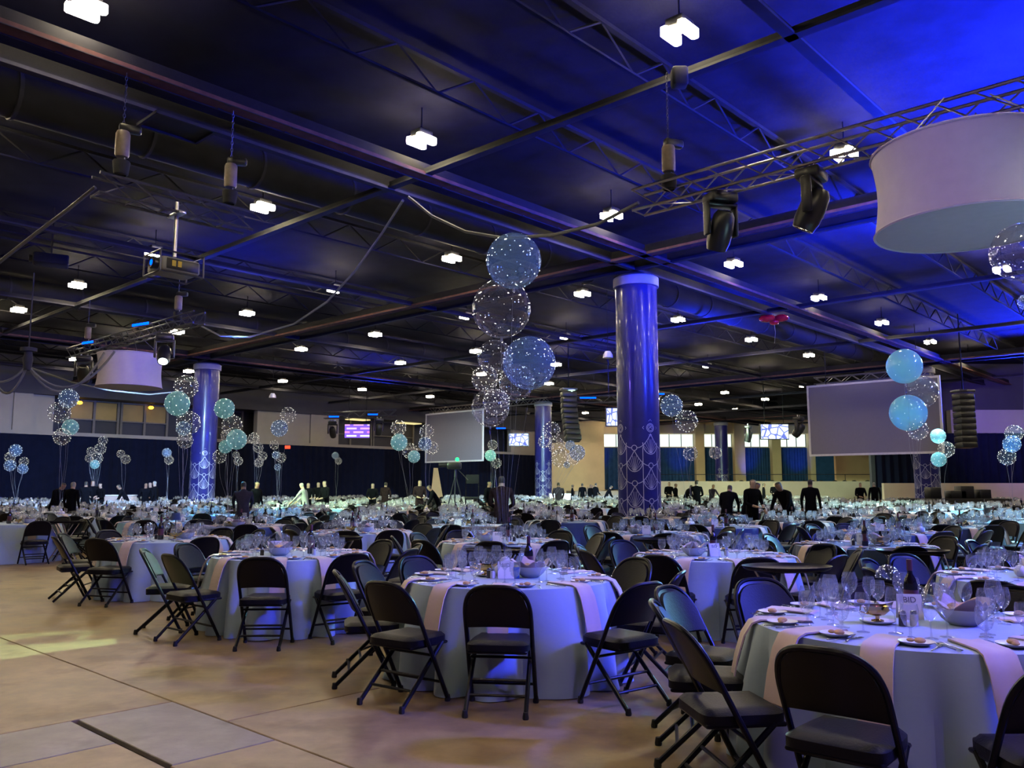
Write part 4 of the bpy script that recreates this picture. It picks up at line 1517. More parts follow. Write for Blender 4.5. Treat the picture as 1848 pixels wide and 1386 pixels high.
FARBOT = []
for n_, t in enumerate(tables):
    rnd = random.Random(n_ * 7 + 1)
    key = (t['j'], t['i'])
    on = 'on ' + t['short']
    lay = {(0, 1): dict(bowl=(.17, -.02), card=(-.03, -.12), salt=(-.135, -.13), pepper=(-.165, -.09), bottle=(.16, .22), boat=(-.2, .08)),
           (0, 0): dict(bowl=(.24, -.06), card=(.05, .14), salt=(-.04, -.10), pepper=(-.10, -.10), bottle=(.10, .22), boat=(-.19, .0)),
           (0, 2): dict(bowl=(-.08, -.18), card=(-.2, .12), salt=(.27, -.1), pepper=(-.27, -.18), bottle=(.2, .05), boat=(-.18, .1))}.get(key)
    if not lay:
        a0 = rnd.uniform(0, 6.28)
        lay = {}
        for q, nm in enumerate(('bowl', 'card', 'salt', 'pepper', 'bottle', 'boat')):
            rr = .24 if nm in ('bowl', 'boat') else .15
            a = a0 + q * 1.05
            lay[nm] = (rr * math.cos(a), rr * math.sin(a))
    if n_ < 22:
        put('bread_bowl', 'white bread bowl lined with a napkin ' + on, 'bowl', centre(t, *lay['bowl']), rnd.uniform(0, 6), [('dish', BOWLM), ('napkin_liner', LINM), ('bread_rolls', BRM)], 'bread bowls')
        put('salt_shaker', 'glass salt shaker ' + on, 'shaker', centre(t, *lay['salt']), 0, [('shaker_body', SALT[0]), ('shaker_cap', SALT[1])], 'salt shakers')
        put('pepper_shaker', 'dark pepper shaker ' + on, 'shaker', centre(t, *lay['pepper']), 0, [('shaker_body', PEPPER[0]), ('shaker_cap', PEPPER[1])], 'pepper shakers')
        rz = rnd.uniform(-.5, .5) if key not in ((0, 1), (0, 0)) else (.06 if key == (0, 1) else -.18)
        c = put('tent_card', 'white folded table card with dark lettering ' + on, 'card', centre(t, *lay['card']), rz, [('folded_card', CARDM)], 'table cards')
        if n_ < 10:
            tx = obj('lettering', LETM, c)
            tx.rotation_euler = (PI / 2 - math.atan(.035 / .135), 0, 0)
            tx.location = (0, -.0125, .09)
        put('wine_bottle', 'dark wine bottle ' + on, 'bottle', centre(t, *lay['bottle']), 0, [('bottle_body', BOTM), ('paper_label', BOTL), ('capsule', BOTC)], 'wine bottles')
        put('sauce_boat', 'gold footed sauce boat on a saucer ' + on, 'sauce boat', centre(t, *lay['boat'], .012), rnd.uniform(-.5, .5) if key != (0, 0) else .3, [('boat', SBM), ('foot', SBF), ('handle', SBH)], 'sauce boats')
        o = obj('saucer', SAU, None, centre(t, *lay['boat'], .0)); tag(o, 'white saucer under the gold sauce boat ' + on, 'saucer', 'saucers')
    elif n_ < 110:
        o = obj('bread_bowl', BOWLM, None, centre(t, *lay['bowl'])); tag(o, 'white bread bowl ' + on, 'bowl', 'bread bowls')
        o = obj('wine_bottle', BOTM, None, centre(t, *lay['bottle'])); tag(o, 'dark wine bottle ' + on, 'bottle', 'wine bottles')
        o = obj('tent_card', CARDM, None, centre(t, *lay['card']), rnd.uniform(-.5, .5)); tag(o, 'white folded table card ' + on, 'card', 'table cards')
by = {(t['j'], t['i']): t for t in tables}
t1 = by[(0, 1)]
cb = MB(); cb.rbox((0, 0, .045), (.05, .03, .09), .003)
o = cb.build('sugar_carton', 'bluebox', None, loc=centre(t1, .055, -.13)); tag(o, 'small blue carton beside the table card on the centre front table', 'carton')
t4 = by[(0, 3)]
q = at_d(317, 940, t4['y'] - .1)
lp = thing('table_lamp', 'slim table lamp with a navy shade on the table by two empty chairs', 'lamp', (q.x, q.y, TZ))
MB().lathe([(.055, 0), (.055, .012), (.006, .016)], 16, caps=True).build('base', 'fixture', lp)
MB().tube([(0, 0, .01), (0, 0, .30)], .006, 8).build('pole', 'fixture', lp)
MB().lathe([(.075, .27), (.055, .37), (.05, .37), (.07, .27)], 18).build('shade', 'cloth_navy', lp)

# ================================================================== SERVING TRAYS ON STANDS
TRAY = MB(); pts = []
NT = 36
rings = [(0.0, .0), (.9, .0), (.96, .012), (1.0, .03), (1.0, .035), (.94, .016), (.9, .006), (0.0, .006)]
TV = []
for r, z in rings:
    for k in range(NT):
        a = 2 * PI * k / NT
        TV.append((max(r, .001) * .385 * math.cos(a), max(r, .001) * .30 * math.sin(a), z))
TRAY.add(TV, [(i * NT + k, i * NT + (k + 1) % NT, (i + 1) * NT + (k + 1) % NT, (i + 1) * NT + k) for i in range(len(rings) - 1) for k in range(NT)])
TRAYM = TRAY.mesh('serving_tray', 'black')
TRAYW = TRAY.mesh('serving_tray', 'wood_tray')


def stand_mesh():
    P = []
    for sg in (-1, 1):
        P.append(('leg', MB().tube([(-.23, sg * .20, 0), (.21, sg * .20, .765)], .012, 8).mesh('leg', 'silver')))
        P.append(('leg', MB().tube([(.23, sg * .185, 0), (-.21, sg * .185, .765)], .012, 8).mesh('leg', 'silver')))
        P.append(('top_bar', MB().tube([(sg * .21, -.21, .768), (sg * .21, .21, .768)], .014, 8).mesh('top_bar', 'black')))
    P.append(('strap', MB().box((0, 0, .755), (.42, .04, .004)).mesh('strap', 'blackfab')))
    P.append(('brace', MB().tube([(-.145, -.20, .15), (-.145, .20, .15)], .008, 6).mesh('brace', 'silver')))
    return P


STAND = stand_mesh()
for px, py, d, rz, wood, lab in ((1420, 1022, 7.35, .12, 0, 'between the right front tables'), (897, 985, 9.35, .05, 0, 'behind the centre front table'),
                                 (604, 961, 11.6, -.05, 0, 'behind the bread bowl table left of centre'), (1195, 972, 11.2, .1, 0, 'just in front of the big column'),
                                 (1647, 992, 9.2, .1, 0, 'on the right among dark chairs'), (872, 947, 14.4, 0, 1, 'farther back in the middle, brown'), (118, 926, 17.0, .2, 0, 'at the far left aisle')):
    q = at_d(px, py, d)
    st = thing('tray_stand', 'folding tray stand ' + lab, 'stand', (q.x, q.y, 0), rz, 'tray stands')
    for nm, me in STAND:
        obj(nm, me, st)
    o = obj('serving_tray', TRAYW if wood else TRAYM, None, (q.x, q.y, .783), rz)
    tag(o, '%s oval serving tray on the stand %s' % ('brown' if wood else 'black', lab.replace(', brown', '')), 'tray', 'serving trays')

# ================================================================== BALLOONS
BAL = MB()
NB, NM = 28, 18
prof = []
for i in range(NM + 1):
    a = -PI / 2 + PI * i / NM
    prof.append((max(math.cos(a), .002), math.sin(a)))
BAL.lathe(prof, NB)
BALM = {k: BAL.mesh('film', 'balloon_' + k) for k in ('clear', 'blue', 'teal')}
SEAM = MB().lathe([(1.003, -.02), (1.010, 0), (1.003, .02)], 28).mesh('seam', 'balloon_clear')
KNOT = MB().lathe([(.02, -1.0), (.05, -1.05), (.035, -1.09), (.06, -1.13)], 8, caps=True).mesh('knot', 'ribbon')
rs = random.Random(3)


def glint_mesh(n, r):  # dots over the film in place of mirrored ceiling lamps
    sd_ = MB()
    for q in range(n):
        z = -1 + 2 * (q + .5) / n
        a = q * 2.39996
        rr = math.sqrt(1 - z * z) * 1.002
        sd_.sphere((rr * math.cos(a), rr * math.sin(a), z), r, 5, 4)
    return sd_.mesh('glint_dots', 'seed', smooth=False)


GLINT_NEAR, GLINT_FAR = glint_mesh(30, .011), glint_mesh(34, .034)
CLUSTERS = [
    # name, depth, weight pixel x, [(px, py, r, kind)]
    ('above the centre front table', 7.0, 908, [(927, 471, 51, 'blue'), (905, 557, 54, 'clear'), (893, 645, 32, 'clear'), (955, 655, 48, 'blue'), (875, 683, 24, 'clear'), (932, 690, 32, 'clear'), (885, 736, 34, 'clear'), (896, 726, 24, 'clear')]),
    ('at the right edge under the drum shade', 6.9, 1842, [(1843, 455, 53, 'clear'), (1852, 545, 14, 'blue')]),
    ('in front of the right projection screen', 13.0, 1655, [(1632, 661, 31, 'teal'), (1664, 707, 28, 'clear'), (1639, 745, 32, 'teal'), (1656, 776, 18, 'clear')]),
    ('beside the right screen column', 24.0, 1700, [(1693, 787, 13, 'teal'), (1708, 811, 14, 'clear'), (1694, 829, 13, 'teal')]),
    ('before the drape at the right edge', 22.0, 1822, [(1830, 782, 15, 'clear'), (1826, 801, 15, 'blue'), (1817, 824, 15, 'clear')]),
    ('just right of the big column', 17.5, 1243, [(1212, 732, 20, 'blue'), (1239, 760, 20, 'clear'), (1246, 818, 13, 'clear')]),
    ('before the dark far column', 24.0, 1291, [(1291, 817, 11, 'clear')]),
    ('before the far column left of centre', 21.0, 985, [(995, 777, 16, 'clear'), (982, 797, 11, 'clear'), (1004, 804, 15, 'clear'), (1029, 804, 9, 'blue'), (1042, 817, 14, 'blue'), (1011, 827, 16, 'clear'), (1034, 827, 12, 'clear'), (1023, 839, 6, 'blue')]),
    ('left of the grey centre screen', 24.0, 740, [(719, 772, 14, 'clear'), (720, 798, 15, 'teal'), (740, 814, 14, 'clear'), (747, 824, 11, 'teal')]),
    ('at the left edge of the grey centre screen', 25.0, 770, [(770, 779, 13, 'clear'), (767, 801, 12, 'blue'), (779, 808, 12, 'clear')]),
    ('right of the grey centre screen', 34.0, 888, [(889, 803, 9, 'clear'), (885, 822, 10, 'teal'), (896, 836, 9, 'clear')]),
    ('before the pale wall panel left of centre', 23.0, 503, [(520, 749, 14, 'clear'), (504, 773, 15, 'blue')]),
    ('low before the drape left of centre', 38.0, 502, [(495, 803, 8, 'clear'), (507, 826, 9, 'clear'), (498, 821, 7, 'blue'), (501, 843, 6, 'blue')]),
    ('zigzagging before the drape', 34.0, 462, [(458, 791, 10, 'clear'), (466, 808, 9, 'clear'), (474, 823, 8, 'clear'), (467, 835, 8, 'clear')]),
    ('alone before the drape between two clusters', 46.0, 607, [(605, 822, 6, 'blue'), (611, 832, 6, 'clear')]),
    ('below the small drum shade on the left', 18.5, 112, [(124, 719, 17, 'blue'), (107, 744, 19, 'clear'), (127, 771, 14, 'teal'), (112, 788, 15, 'clear')]),
    ('at the far left edge', 32.0, 30, [(28, 813, 11, 'blue'), (18, 825, 9, 'clear'), (43, 833, 8, 'clear'), (18, 840, 10, 'blue'), (41, 846, 9, 'blue')]),
    ('far left before the drape in a bunch', 36.0, 173, [(186, 795, 8, 'clear'), (181, 810, 10, 'clear'), (164, 814, 7, 'clear'), (175, 827, 10, 'clear'), (161, 827, 7, 'clear'), (171, 838, 8, 'teal')]),
    ('far left before the drape as a pair', 42.0, 225, [(218, 819, 7, 'clear'), (227, 829, 8, 'clear')]),
    ('as a pair left of the left navy column', 42.0, 303, [(301, 817, 8, 'blue'), (305, 830, 8, 'clear')]),
    ('in front of the left navy column', 15.4, 330, [(336, 698, 21, 'clear'), (320, 728, 22, 'teal'), (340, 763, 21, 'clear'), (331, 773, 13, 'blue'), (334, 795, 14, 'clear')]),
    ('right of the left navy column', 18.5, 415, [(405, 737, 18, 'teal'), (419, 767, 18, 'clear'), (410, 786, 11, 'clear'), (427, 793, 18, 'teal'), (407, 806, 12, 'teal'), (396, 824, 12, 'clear')]),
    ('small pair right of the left navy column', 42.0, 428, [(426, 821, 6, 'clear'), (430, 832, 8, 'clear')]),
    ('low behind the right front table', 6.0, 1660, [(1602, 1040, 20, 'clear'), (1690, 1078, 25, 'clear'), (1642, 1074, 24, 'clear')]),
]
WEIGHTM = MB()
for a_, r_, h_ in ((0, .05, .05), (2.1, .055, .05), (4.2, .05, .055), (1.0, .045, .12)):
    WEIGHTM.sphere((.055 * math.cos(a_) if h_ < .1 else 0, .04 * math.sin(a_) if h_ < .1 else 0, h_), r_, 14, 9)
WME = WEIGHTM.mesh('mini_balloons', 'balloon_white')
BOW = MB()
for q in range(5):
    a = q * 1.257
    BOW.tube([(0, 0, .15), (.03 * math.cos(a), .03 * math.sin(a), .175), (.05 * math.cos(a), .05 * math.sin(a), .155), (.01 * math.cos(a), .01 * math.sin(a), .15)], .003, 5)
BOWM = BOW.mesh('ribbon_bow', 'ribbon')
SIZE = ['topmost', 'second', 'third', 'fourth', 'fifth', 'sixth', 'seventh', 'lowest']
for name, d, wpx, bl in CLUSTERS:
    # tie the bouquet to the table it floats over: take the table under this line of sight
    low = 'low behind' in name
    if not low:
        best = None
        for t in tables:
            off = abs(t['x'] - bx_px(wpx, t['y']))
            if off < .62 and abs(t['y'] - d) < 6:
                sc_ = abs(t['y'] - d) + off
                if best is None or sc_ < best[0]:
                    best = (sc_, t)
        if best:
            d = best[1]['y'] - .02
    anchor = Vector((bx_px(wpx, d), d, TZ + .13))
    low = 'low behind' in name
    if name.startswith('above the centre'):
        anchor = Vector((t1['x'] - .035, t1['y'] - .0, TZ + .13))
    if not low and d < 30:
        wt = thing('balloon_weight', 'small white balloon weight of the bouquet ' + name, 'balloon weight', (anchor.x, anchor.y, TZ + .002), rs.uniform(0, 6), 'balloon weights')
        obj('mini_balloons', WME, wt); obj('ribbon_bow', BOWM, wt)
    ordr = sorted(bl, key=lambda b: b[1])
    for k, (px, py, r, kind) in enumerate(ordr):
        dd = d + rs.uniform(-.12, .12) + (k % 3) * .12
        c = at_d(px, py, dd)
        rad = r * dd / FPX
        nth = 'topmost' if k == 0 else ('lowest' if k == len(ordr) - 1 else SIZE[k])
        colw = {'clear': 'clear', 'blue': 'pale blue', 'teal': 'beam-lit aqua'}[kind]
        lab = '%s round balloon, %s of those %s' % (colw, nth, name) if len(ordr) > 1 else '%s round balloon floating %s' % (colw, name)
        b = thing('balloon', lab, 'balloon', c, rs.uniform(0, 6), 'bubble balloons')
        f = obj('film', BALM[kind], b); f.scale = (rad, rad, rad * 1.02)
        if r > 12:
            e = obj('seam', SEAM, b); e.scale = (rad,) * 3; e.rotation_euler = (PI / 2, 0, 0)
        e = obj('knot', KNOT, b); e.scale = (rad,) * 3
        e = obj('glint_dots', GLINT_NEAR if r > 24 else GLINT_FAR, b); e.scale = (rad,) * 3
        # ribbon down to the weight
        st = Vector((0, 0, -rad * 1.05))
        en = anchor - c
        en = Matrix.Rotation(-b.rotation_euler[2], 3, 'Z') @ en
        if low:
            en = Vector((0, 0, TZ - c.z)) if False else Vector((.02, .03, -rad - .12))
        pts = []
        for q in range(9):
            u = q / 8
            p_ = st.lerp(en, u)
            p_.x += (.006 if d < 10 else .02) * math.sin(u * 9 + k); p_.y += (.006 if d < 10 else .02) * math.cos(u * 7 + k)
            if q == 8: p_ = en
            pts.append(p_)
        MB().tube(pts, 0.0007 if d < 10 else (.0022 if d < 26 else .0034), 4, caps=False).build('ribbon', 'ribbon', b)
# stray red foil balloon under the ceiling
q = at_z(1397, 575, 7.5)
b = thing('foil_balloon', 'deflated red foil balloon caught under the ceiling beams', 'balloon', q)
mb = MB(); mb.sphere((-.25, 0, 0), .30, 14, 8, .45); mb.sphere((.28, .05, .03), .27, 14, 8, .5); mb.sphere((.02, .05, -.12), .18, 12, 8, .6)
mb.build('foil', 'red', b)
MB().tube([(0, 0, -.2), (.03, 0, -.5), (-.02, 0, -.9)], .006, 4).build('ribbon', 'ribbon', b)

# ================================================================== RIGGING
def truss(name, label, a, b, size=.30, mm='truss_black', detail=True, step=.42):
    a, b = Vector(a), Vector(b)
    d = b - a
    L = d.length
    t = thing(name, label, 'truss', a, 0, 'lighting trusses')
    t.rotation_euler = d.to_track_quat('X', 'Z').to_euler()
    h = size / 2
    n = max(2, int(L / step))
    st = L / n
    if detail:
        ch = MB().tube([(0, 0, 0), (L, 0, 0)], .024, 8).mesh('chord', mm)
        for y in (-h, h):
            for z in (-h, h):
                obj('chord', ch, t, (0, y, z))
        br = MB().tube([(0, -h, -h), (st, h, -h)], .011, 6, caps=False).mesh('brace', mm)
        br2 = MB().tube([(0, h, -h), (st, h, h)], .011, 6, caps=False).mesh('brace', mm)
        br3 = MB().tube([(0, -h, h), (st, -h, -h)], .011, 6, caps=False).mesh('brace', mm)
        br4 = MB().tube([(0, -h, -h), (0, h, -h)], .011, 6, caps=False).mesh('brace', mm)
        for k in range(n):
            for m_ in (br2, br3, br4):
                o = obj('brace', m_, t, (k * st, 0, 0))
            if k % 2:
                obj('brace', br, t, (k * st, 0, 0))
    else:
        mb = MB()
        for y in (-h, h):
            for z in (-h, h):
                mb.tube([(0, y, z), (L, y, z)], .024, 5)
        mb.build('chord_set', mm, t)
        mb = MB()
        for k in range(n):
            for y in (-h, h):
                mb.tube([(k * st, y, -h if k % 2 else h), (k * st + st, y, h if k % 2 else -h)], .012, 4, caps=False)
            mb.tube([(k * st, -h, -h), (k * st + st, h, -h)], .012, 4, caps=False)
        o = mb.build('lattice', mm, t); o['kind'] = 'stuff'
    return t


def hoist(label, p, top, rz=0.0):
    """chain hoist body at p, chain up to height top"""
    t = thing('chain_hoist', label, 'hoist', p, rz, 'chain hoists')
    t.scale = (.78, .78, .78); top = p[2] + (top - p[2]) / .78
    MB().lathe([(.0005, -.26), (.11, -.26), (.13, -.22), (.13, .2), (.11, .25), (.0005, .26)], 16).build('motor', 'hoist', t)
    MB().rbox((.12, 0, .32), (.40, .16, .16), .04).build('gear_case', 'fixture', t)
    mb = MB()
    zz = .42
    k = 0
    while p[2] + zz < top:
        s_ = len(mb.v)
        mb.tube([(.02 * math.cos(a), 0, .045 * math.sin(a)) for a in [2 * PI * q / 8 for q in range(9)]], .007, 4, caps=False)
        mb.xf(Matrix.Translation((0, 0, zz)) @ Matrix.Rotation(PI / 2 * (k % 2), 4, 'Z'), s_)
        zz += .075; k += 1
    mb.build('chain', 'truss_black', t)
    MB().lathe([(.10, -.62), (.13, -.60), (.16, -.36), (.15, -.34), (.12, -.58), (.0005, -.61)], 12).build('chain_bag', 'blackfab', t)
    MB().tube([(.05, 0, -.26), (.05, 0, -.45), (.09, 0, -.5), (.12, 0, -.46)], .014, 6).build('hook', 'truss', t)
    return t


def moving_head(label, p, rz, tilt=0.9, lit=True, s=1.0):
    """hangs down from p"""
    t = thing('moving_head_light', label, 'stage light', p, rz, 'moving head lights')
    t.scale = (s, s, s)
    MB().rbox((0, 0, -.07), (.36, .28, .13), .03).build('base', 'fixture', t)
    mb = MB()
    for sg in (-1, 1):
        mb.rbox((sg * .19, 0, -.33), (.05, .12, .42), .02)
    mb.rbox((0, 0, -.155), (.42, .14, .05), .02)
    mb.build('yoke', 'fixture', t)
    h = bpy.data.objects.new('head_pivot', None)
    mb = MB()
    mb.lathe([(.0005, .22), (.09, .22), (.13, .16), (.15, .0), (.145, -.16), (.12, -.26), (.10, -.26)], 18)
    mb.xf(Matrix.Translation((0, 0, -.45)) @ Matrix.Rotation(tilt, 4, 'X'))
    hd = mb.build('head', 'fixture', t)
    mb = MB(); mb.lathe([(.0005, -.25), (.06, -.255), (.102, -.25)], 18)
    mb.xf(Matrix.Translation((0, 0, -.45)) @ Matrix.Rotation(tilt, 4, 'X'))
    mb.build('lens', 'beamlens' if lit else 'glass', hd)
    mb = MB(); mb.tube([(-.08, 0, 0), (-.08, 0, .06)], .02, 6); mb.tube([(.08, 0, 0), (.08, 0, .06)], .02, 6)
    mb.build('clamp', 'truss', t)
    return t


def led_bar(label, p, rz, L=1.0):
    t = thing('led_bar', label, 'stage light', p, rz, 'blue led bars')
    MB().rbox((0, 0, 0), (L, .10, .09), .015).build('housing', 'fixture', t)
    MB().rbox((0, -.055, .0), (L * .96, .02, .07), .005).build('light_strip', 'bluebar', t)
    return t


def drum(label, c, rad, h):
    t = thing('drum_shade', label, 'lamp shade', c, 0, 'white drum shades')
    prof = []
    for i in range(11):
        u = i / 10
        prof.append((rad * (1 - .055 * math.sin(PI * u)), h * u))
    MB().lathe(prof, 64).build('fabric', 'shade', t)
    MB().lathe([(.001, .035), (rad * .98, .0), (rad, .0)], 64).build('bottom_disc', 'shade', t)
    mb = MB()
    for z in (0.0, h):
        mb.tube([(rad * math.cos(a), rad * math.sin(a), z) for a in [2 * PI * q / 64 for q in range(65)]], .016, 5, caps=False)
    mb.build('hoop', 'shade', t)
    for q in range(4):
        a = q * PI / 2 + .6
        MB().tube([(rad * math.cos(a), rad * math.sin(a), h), (rad * .35 * math.cos(a), rad * .35 * math.sin(a), h + .55)], .010, 5).build('hanger', 'truss_black', t)
    return t


# right-hand truss with the large drum
ta = at_z(1152, 366, 5.80)
L = 11.5
tb = Vector((ta.x - VX * L, ta.y - VY * L, 5.80))
truss('lighting_truss', 'box truss above the large white drum shade on the right', ta, tb, .32, 'truss')
drum('large white fabric drum shade at the upper right', (5.22, 9.35, 4.42), .985, .93)
hp = ta + Vector((-VX * .55, -VY * .55, .55))
hoist('brown chain hoist on the left end of the right truss', hp, 7.7, .4)
wp = at_z(1226, 140, 7.6)
o = MB().rbox((0, 0, 0), (.24, .22, .30), .04).build('beam_wrap', 'blackfab', loc=wp); tag(o, 'padded wrap around the ceiling beam above the right truss hoist', 'padding')
for px, py, lab, lit, rz in ((1298, 340, 'black moving head light under the right truss, nearer its hoist', False, .3), (1466, 300, 'black moving head light under the right truss, nearer the drum shade', False, .9)):
    # hang from the truss line
    best = min((ta + (tb - ta) * (q / 200) for q in range(201)), key=lambda v: abs(project(*v)[0] - px))
    moving_head(lab, best + Vector((0, 0, -.19)), rz, .5, lit, 1.15)
# left projector truss
pa, pb = at_z(172, 333, 5.85), at_z(440, 402, 5.85)
pb = Vector((pa.x + UX * 2.45, pa.y + UY * 2.45, 5.85))
truss('lighting_truss', 'short box truss carrying the projector on the left', pa, pb)
hoist('chain hoist above the left end of the projector truss', pa + Vector((UX * .35, UY * .35, .72)), 7.7, .5)
hoist('chain hoist above the right end of the projector truss', pa + Vector((UX * 2.1, UY * 2.1, .72)), 7.7, .2)
pm = pa + (pb - pa) * .5
pj = thing('projector', 'ceiling projector hanging under the short left truss', 'projector', (pm.x, pm.y, 4.72), ROT_U)
MB().rbox((0, 0, .12), (.62, .50, .22), .04).build('casing', 'projector', pj)
MB().rbox((.02, -.252, .12), (.5, .01, .16), .004).build('side_panel', 'fixture', pj)
for q in range(2):
    MB().box((-.12 + q * .09, -.26, .13), (.06, .006, .09)).build('sticker', 'yellow', pj, smooth=False)
mb = MB(); mb.lathe([(.09, 0), (.10, .08), (.08, .10), (.05, .09)], 16); mb.xf(Matrix.Translation((-.31, -.1, .12)) @ Matrix.Rotation(-PI / 2, 4, 'Y'))
pl_ = mb.build('lens_barrel', 'fixture', pj)
mb = MB(); mb.lathe([(.0005, .092), (.045, .09)], 14); mb.xf(Matrix.Translation((-.31, -.1, .12)) @ Matrix.Rotation(-PI / 2, 4, 'Y'))
mb.build('lens', 'bluebar', pl_)
for q in range(4):
    sx, sy = (-1 if q % 2 else 1), (-1 if q > 1 else 1)
    MB().tube([(sx * .34, sy * .28, -.02), (sx * .34, sy * .28, .30)], .014, 6).build('cage_bar', 'truss_black', pj)
for z in (-.02, .30):
    MB().tube([(-.34, -.28, z), (.34, -.28, z), (.34, .28, z), (-.34, .28, z), (-.34, -.28, z)], .014, 6).build('cage_bar', 'truss_black', pj)
MB().tube([(0, 0, .3), (0, 0, 1.18)], .03, 8).build('drop_pole', 'truss', pj)
MB().rbox((0, 0, .975), (.12, .42, .05), .01).build('truss_clamp', 'truss', pj)
q = at_d(92, 470, 22.0)
pj2 = thing('projector', 'grey projector hanging under the ceiling at far left', 'projector', q, .5)
MB().rbox((0, 0, 0), (.85, .6, .28), .05).build('casing', 'duct', pj2)
mb = MB(); mb.lathe([(.09, 0), (.10, .08), (.0005, .09)], 14); mb.xf(Matrix.Translation((-.43, 0, 0)) @ Matrix.Rotation(-PI / 2, 4, 'Y')); mb.build('lens', 'fixture', pj2)
MB().tube([(0, 0, .1), (0, 0, 8.98 - q.z)], .025, 6).build('drop_pole', 'steel_dark', pj2)
# left truss with the small drum
la = at_d(128, 650, 28.6); la.z = 6.05
lb = Vector((la.x - VX * 9.1, la.y - VY * 9.1, 6.05))
truss('lighting_truss', 'box truss with blue led bars above the small drum shade', la, lb, .32, 'truss_black')
lm = la + (lb - la) * .45
dq = at_d(233, 697, 26.4)
drum('small white fabric drum shade on the left', (dq.x, dq.y, 4.62), .97, 1.02)
hoist('chain hoist on the left end of the small drum truss', la + Vector((0, 0, .55)) + (lb - la) * .15, 7.7, 0)
hoist('tilted chain hoist on the right end of the small drum truss', la + Vector((0, 0, .60)) + (lb - la) * .86, 7.7, 0)
led_bar('blue led bar on the left end of the small drum truss', la + (lb - la) * .23 + Vector((-.12, -.2, .1)), .2 + ROT_V + PI, .62)
led_bar('blue led bar on the middle of the small drum truss', la + (lb - la) * .66 + Vector((-.12, -.2, .18)), .2 + ROT_V + PI, .80)
moving_head('moving head light with a lit lens right of the small drum shade', la + (lb - la) * .78 + Vector((0, 0, -.2)), .3, -.75, True, 1.3)
moving_head('moving head light left of the small drum shade', la + (lb - la) * .13 + Vector((0, 0, -.2)), .3, .75, False, 1.3)
# cable junction hanging at far left
q = at_d(52, 628, 24.0)
cj = thing('cable_junction', 'hanging cable junction with swagged cables at far left', 'cable', q)
MB().lathe([(.0005, -.12), (.22, -.10), (.22, .0), (.05, .03)], 14).build('disc', 'steel', cj)
MB().tube([(0, 0, 0), (0, 0, 7.7 - q.z)], .02, 6).build('drop_pole', 'steel', cj)
MB().lathe([(.10, -.65), (.13, -.35), (.10, -.1)], 10).build('loom', 'steel', cj)
for k, (dx, dy, sag) in enumerate(((-1.6, 0, .9), (-1.4, .5, 1.4), (1.8, .8, 1.6), (2.2, .6, 1.4))):
    pts = []
    for i in range(13):
        u = i / 12
        pts.append((dx * u, dy * u, -.5 - sag * 4 * u * (1 - u) * .6 + (.1 if dx < 0 else .5) * u))
    MB().tube(pts, .035, 6).build('swag', 'cable', cj)
# swagged cables under the roof
CAB = [('grey cable sagging from the girder to the small drum truss', [(727, 362, 16.0), (690, 420, 18), (640, 490, 20), (590, 545, 22), (530, 585, 24), (450, 608, 26), (398, 606, 27), (362, 588, 27.5)]),
       ('cable looping from girder to right truss end behind the top balloon', [(737, 355, 16), (780, 390, 16), (840, 418, 15.5), (910, 430, 15), (1000, 424, 14), (1080, 404, 13), (1152, 366, 12.4)]),
       ('cable slanting from the projector truss to the left edge', [(172, 338, 12.2), (120, 380, 12.4), (60, 425, 12.6), (-10, 480, 13)]),
       ('cable drooping below the small drum shade', [(50, 662, 26), (130, 690, 28), (200, 705, 30), (270, 712, 32), (330, 706, 34)])]
for lab, pp in CAB:
    pts = [at_d(*q) for q in pp]
    o = MB().tube(pts, .03, 6).build('cable', 'cable'); tag(o, lab, 'cable', 'hanging cables')

# screens
def screen(label, a, b, z0, z1):
    a, b = Vector(a), Vector(b)
    d = b - a
    rz = math.atan2(d.y, d.x)
    w = d.length
    t = thing('projection_screen', label, 'screen', ((a.x + b.x) / 2, (a.y + b.y) / 2, z0), rz, 'projection screens')
    h = z1 - z0
    MB().box((0, 0, h / 2), (w, .04, h)).build('fabric', 'screen', t, smooth=False)
    mb = MB()
    for sg in (-1, 1):
        mb.box((sg * w / 2, -.02, h / 2), (.10, .09, h + .1))
    mb.box((0, -.02, 0), (w, .09, .10)); mb.box((0, -.02, h), (w, .09, .10))
    mb.build('border', 'screen_border', t, smooth=False)
    for sg in (-1, 1):
        MB().tube([(sg * w * .35, 0, h), (sg * w * .35, 0, 8.98 - z0)], .02, 6).build('drop_line', 'steel', t)
    return t


sr, sl_ = (19.22, 37.6), (14.72, 41.6)
screen('large grey projection screen on the right', (*sl_, 0), (*sr, 0), 3.05, 6.45)
cr, cl_ = (-1.9, 55.4), (-6.05, 59.5)
screen('smaller grey projection screen left of the middle', (*cl_, 0), (*cr, 0), 3.25, 6.6)
truss('lighting_truss', 'pale truss over the right projection screen', (sl_[0] + .4, sl_[1] + .1, 6.75), (sr[0] - .1, sr[1] + .5, 6.75), .32, 'truss', False)
truss('lighting_truss', 'pale truss over the middle projection screen', (cl_[0] + .3, cl_[1], 6.9), (cr[0] + 4.2, cr[1] - 3.2, 6.9), .32, 'truss', False)


def led_wall(label, px0, py0, px1, py1, d, m_):
    a, b = at_d(px0, py1, d), at_d(px1, py0, d)
    w, h = b.x - a.x, b.z - a.z
    t = thing('led_screen', label, 'screen', (a.x + w / 2, d, a.z), 0, 'bright led screens')
    MB().box((0, 0, h / 2), (w, .06, h)).build('picture', m_, t, smooth=False)
    MB().box((0, .08, h / 2), (w + .1, .10, h + .1)).build('cabinet', 'fixture', t, smooth=False)
    for sg in (-1, 1):
        MB().tube([(sg * w * .35, .08, h), (sg * w * .35, .08, 8.98 - a.z)], .02, 6).build('drop_line', 'steel_dark', t)


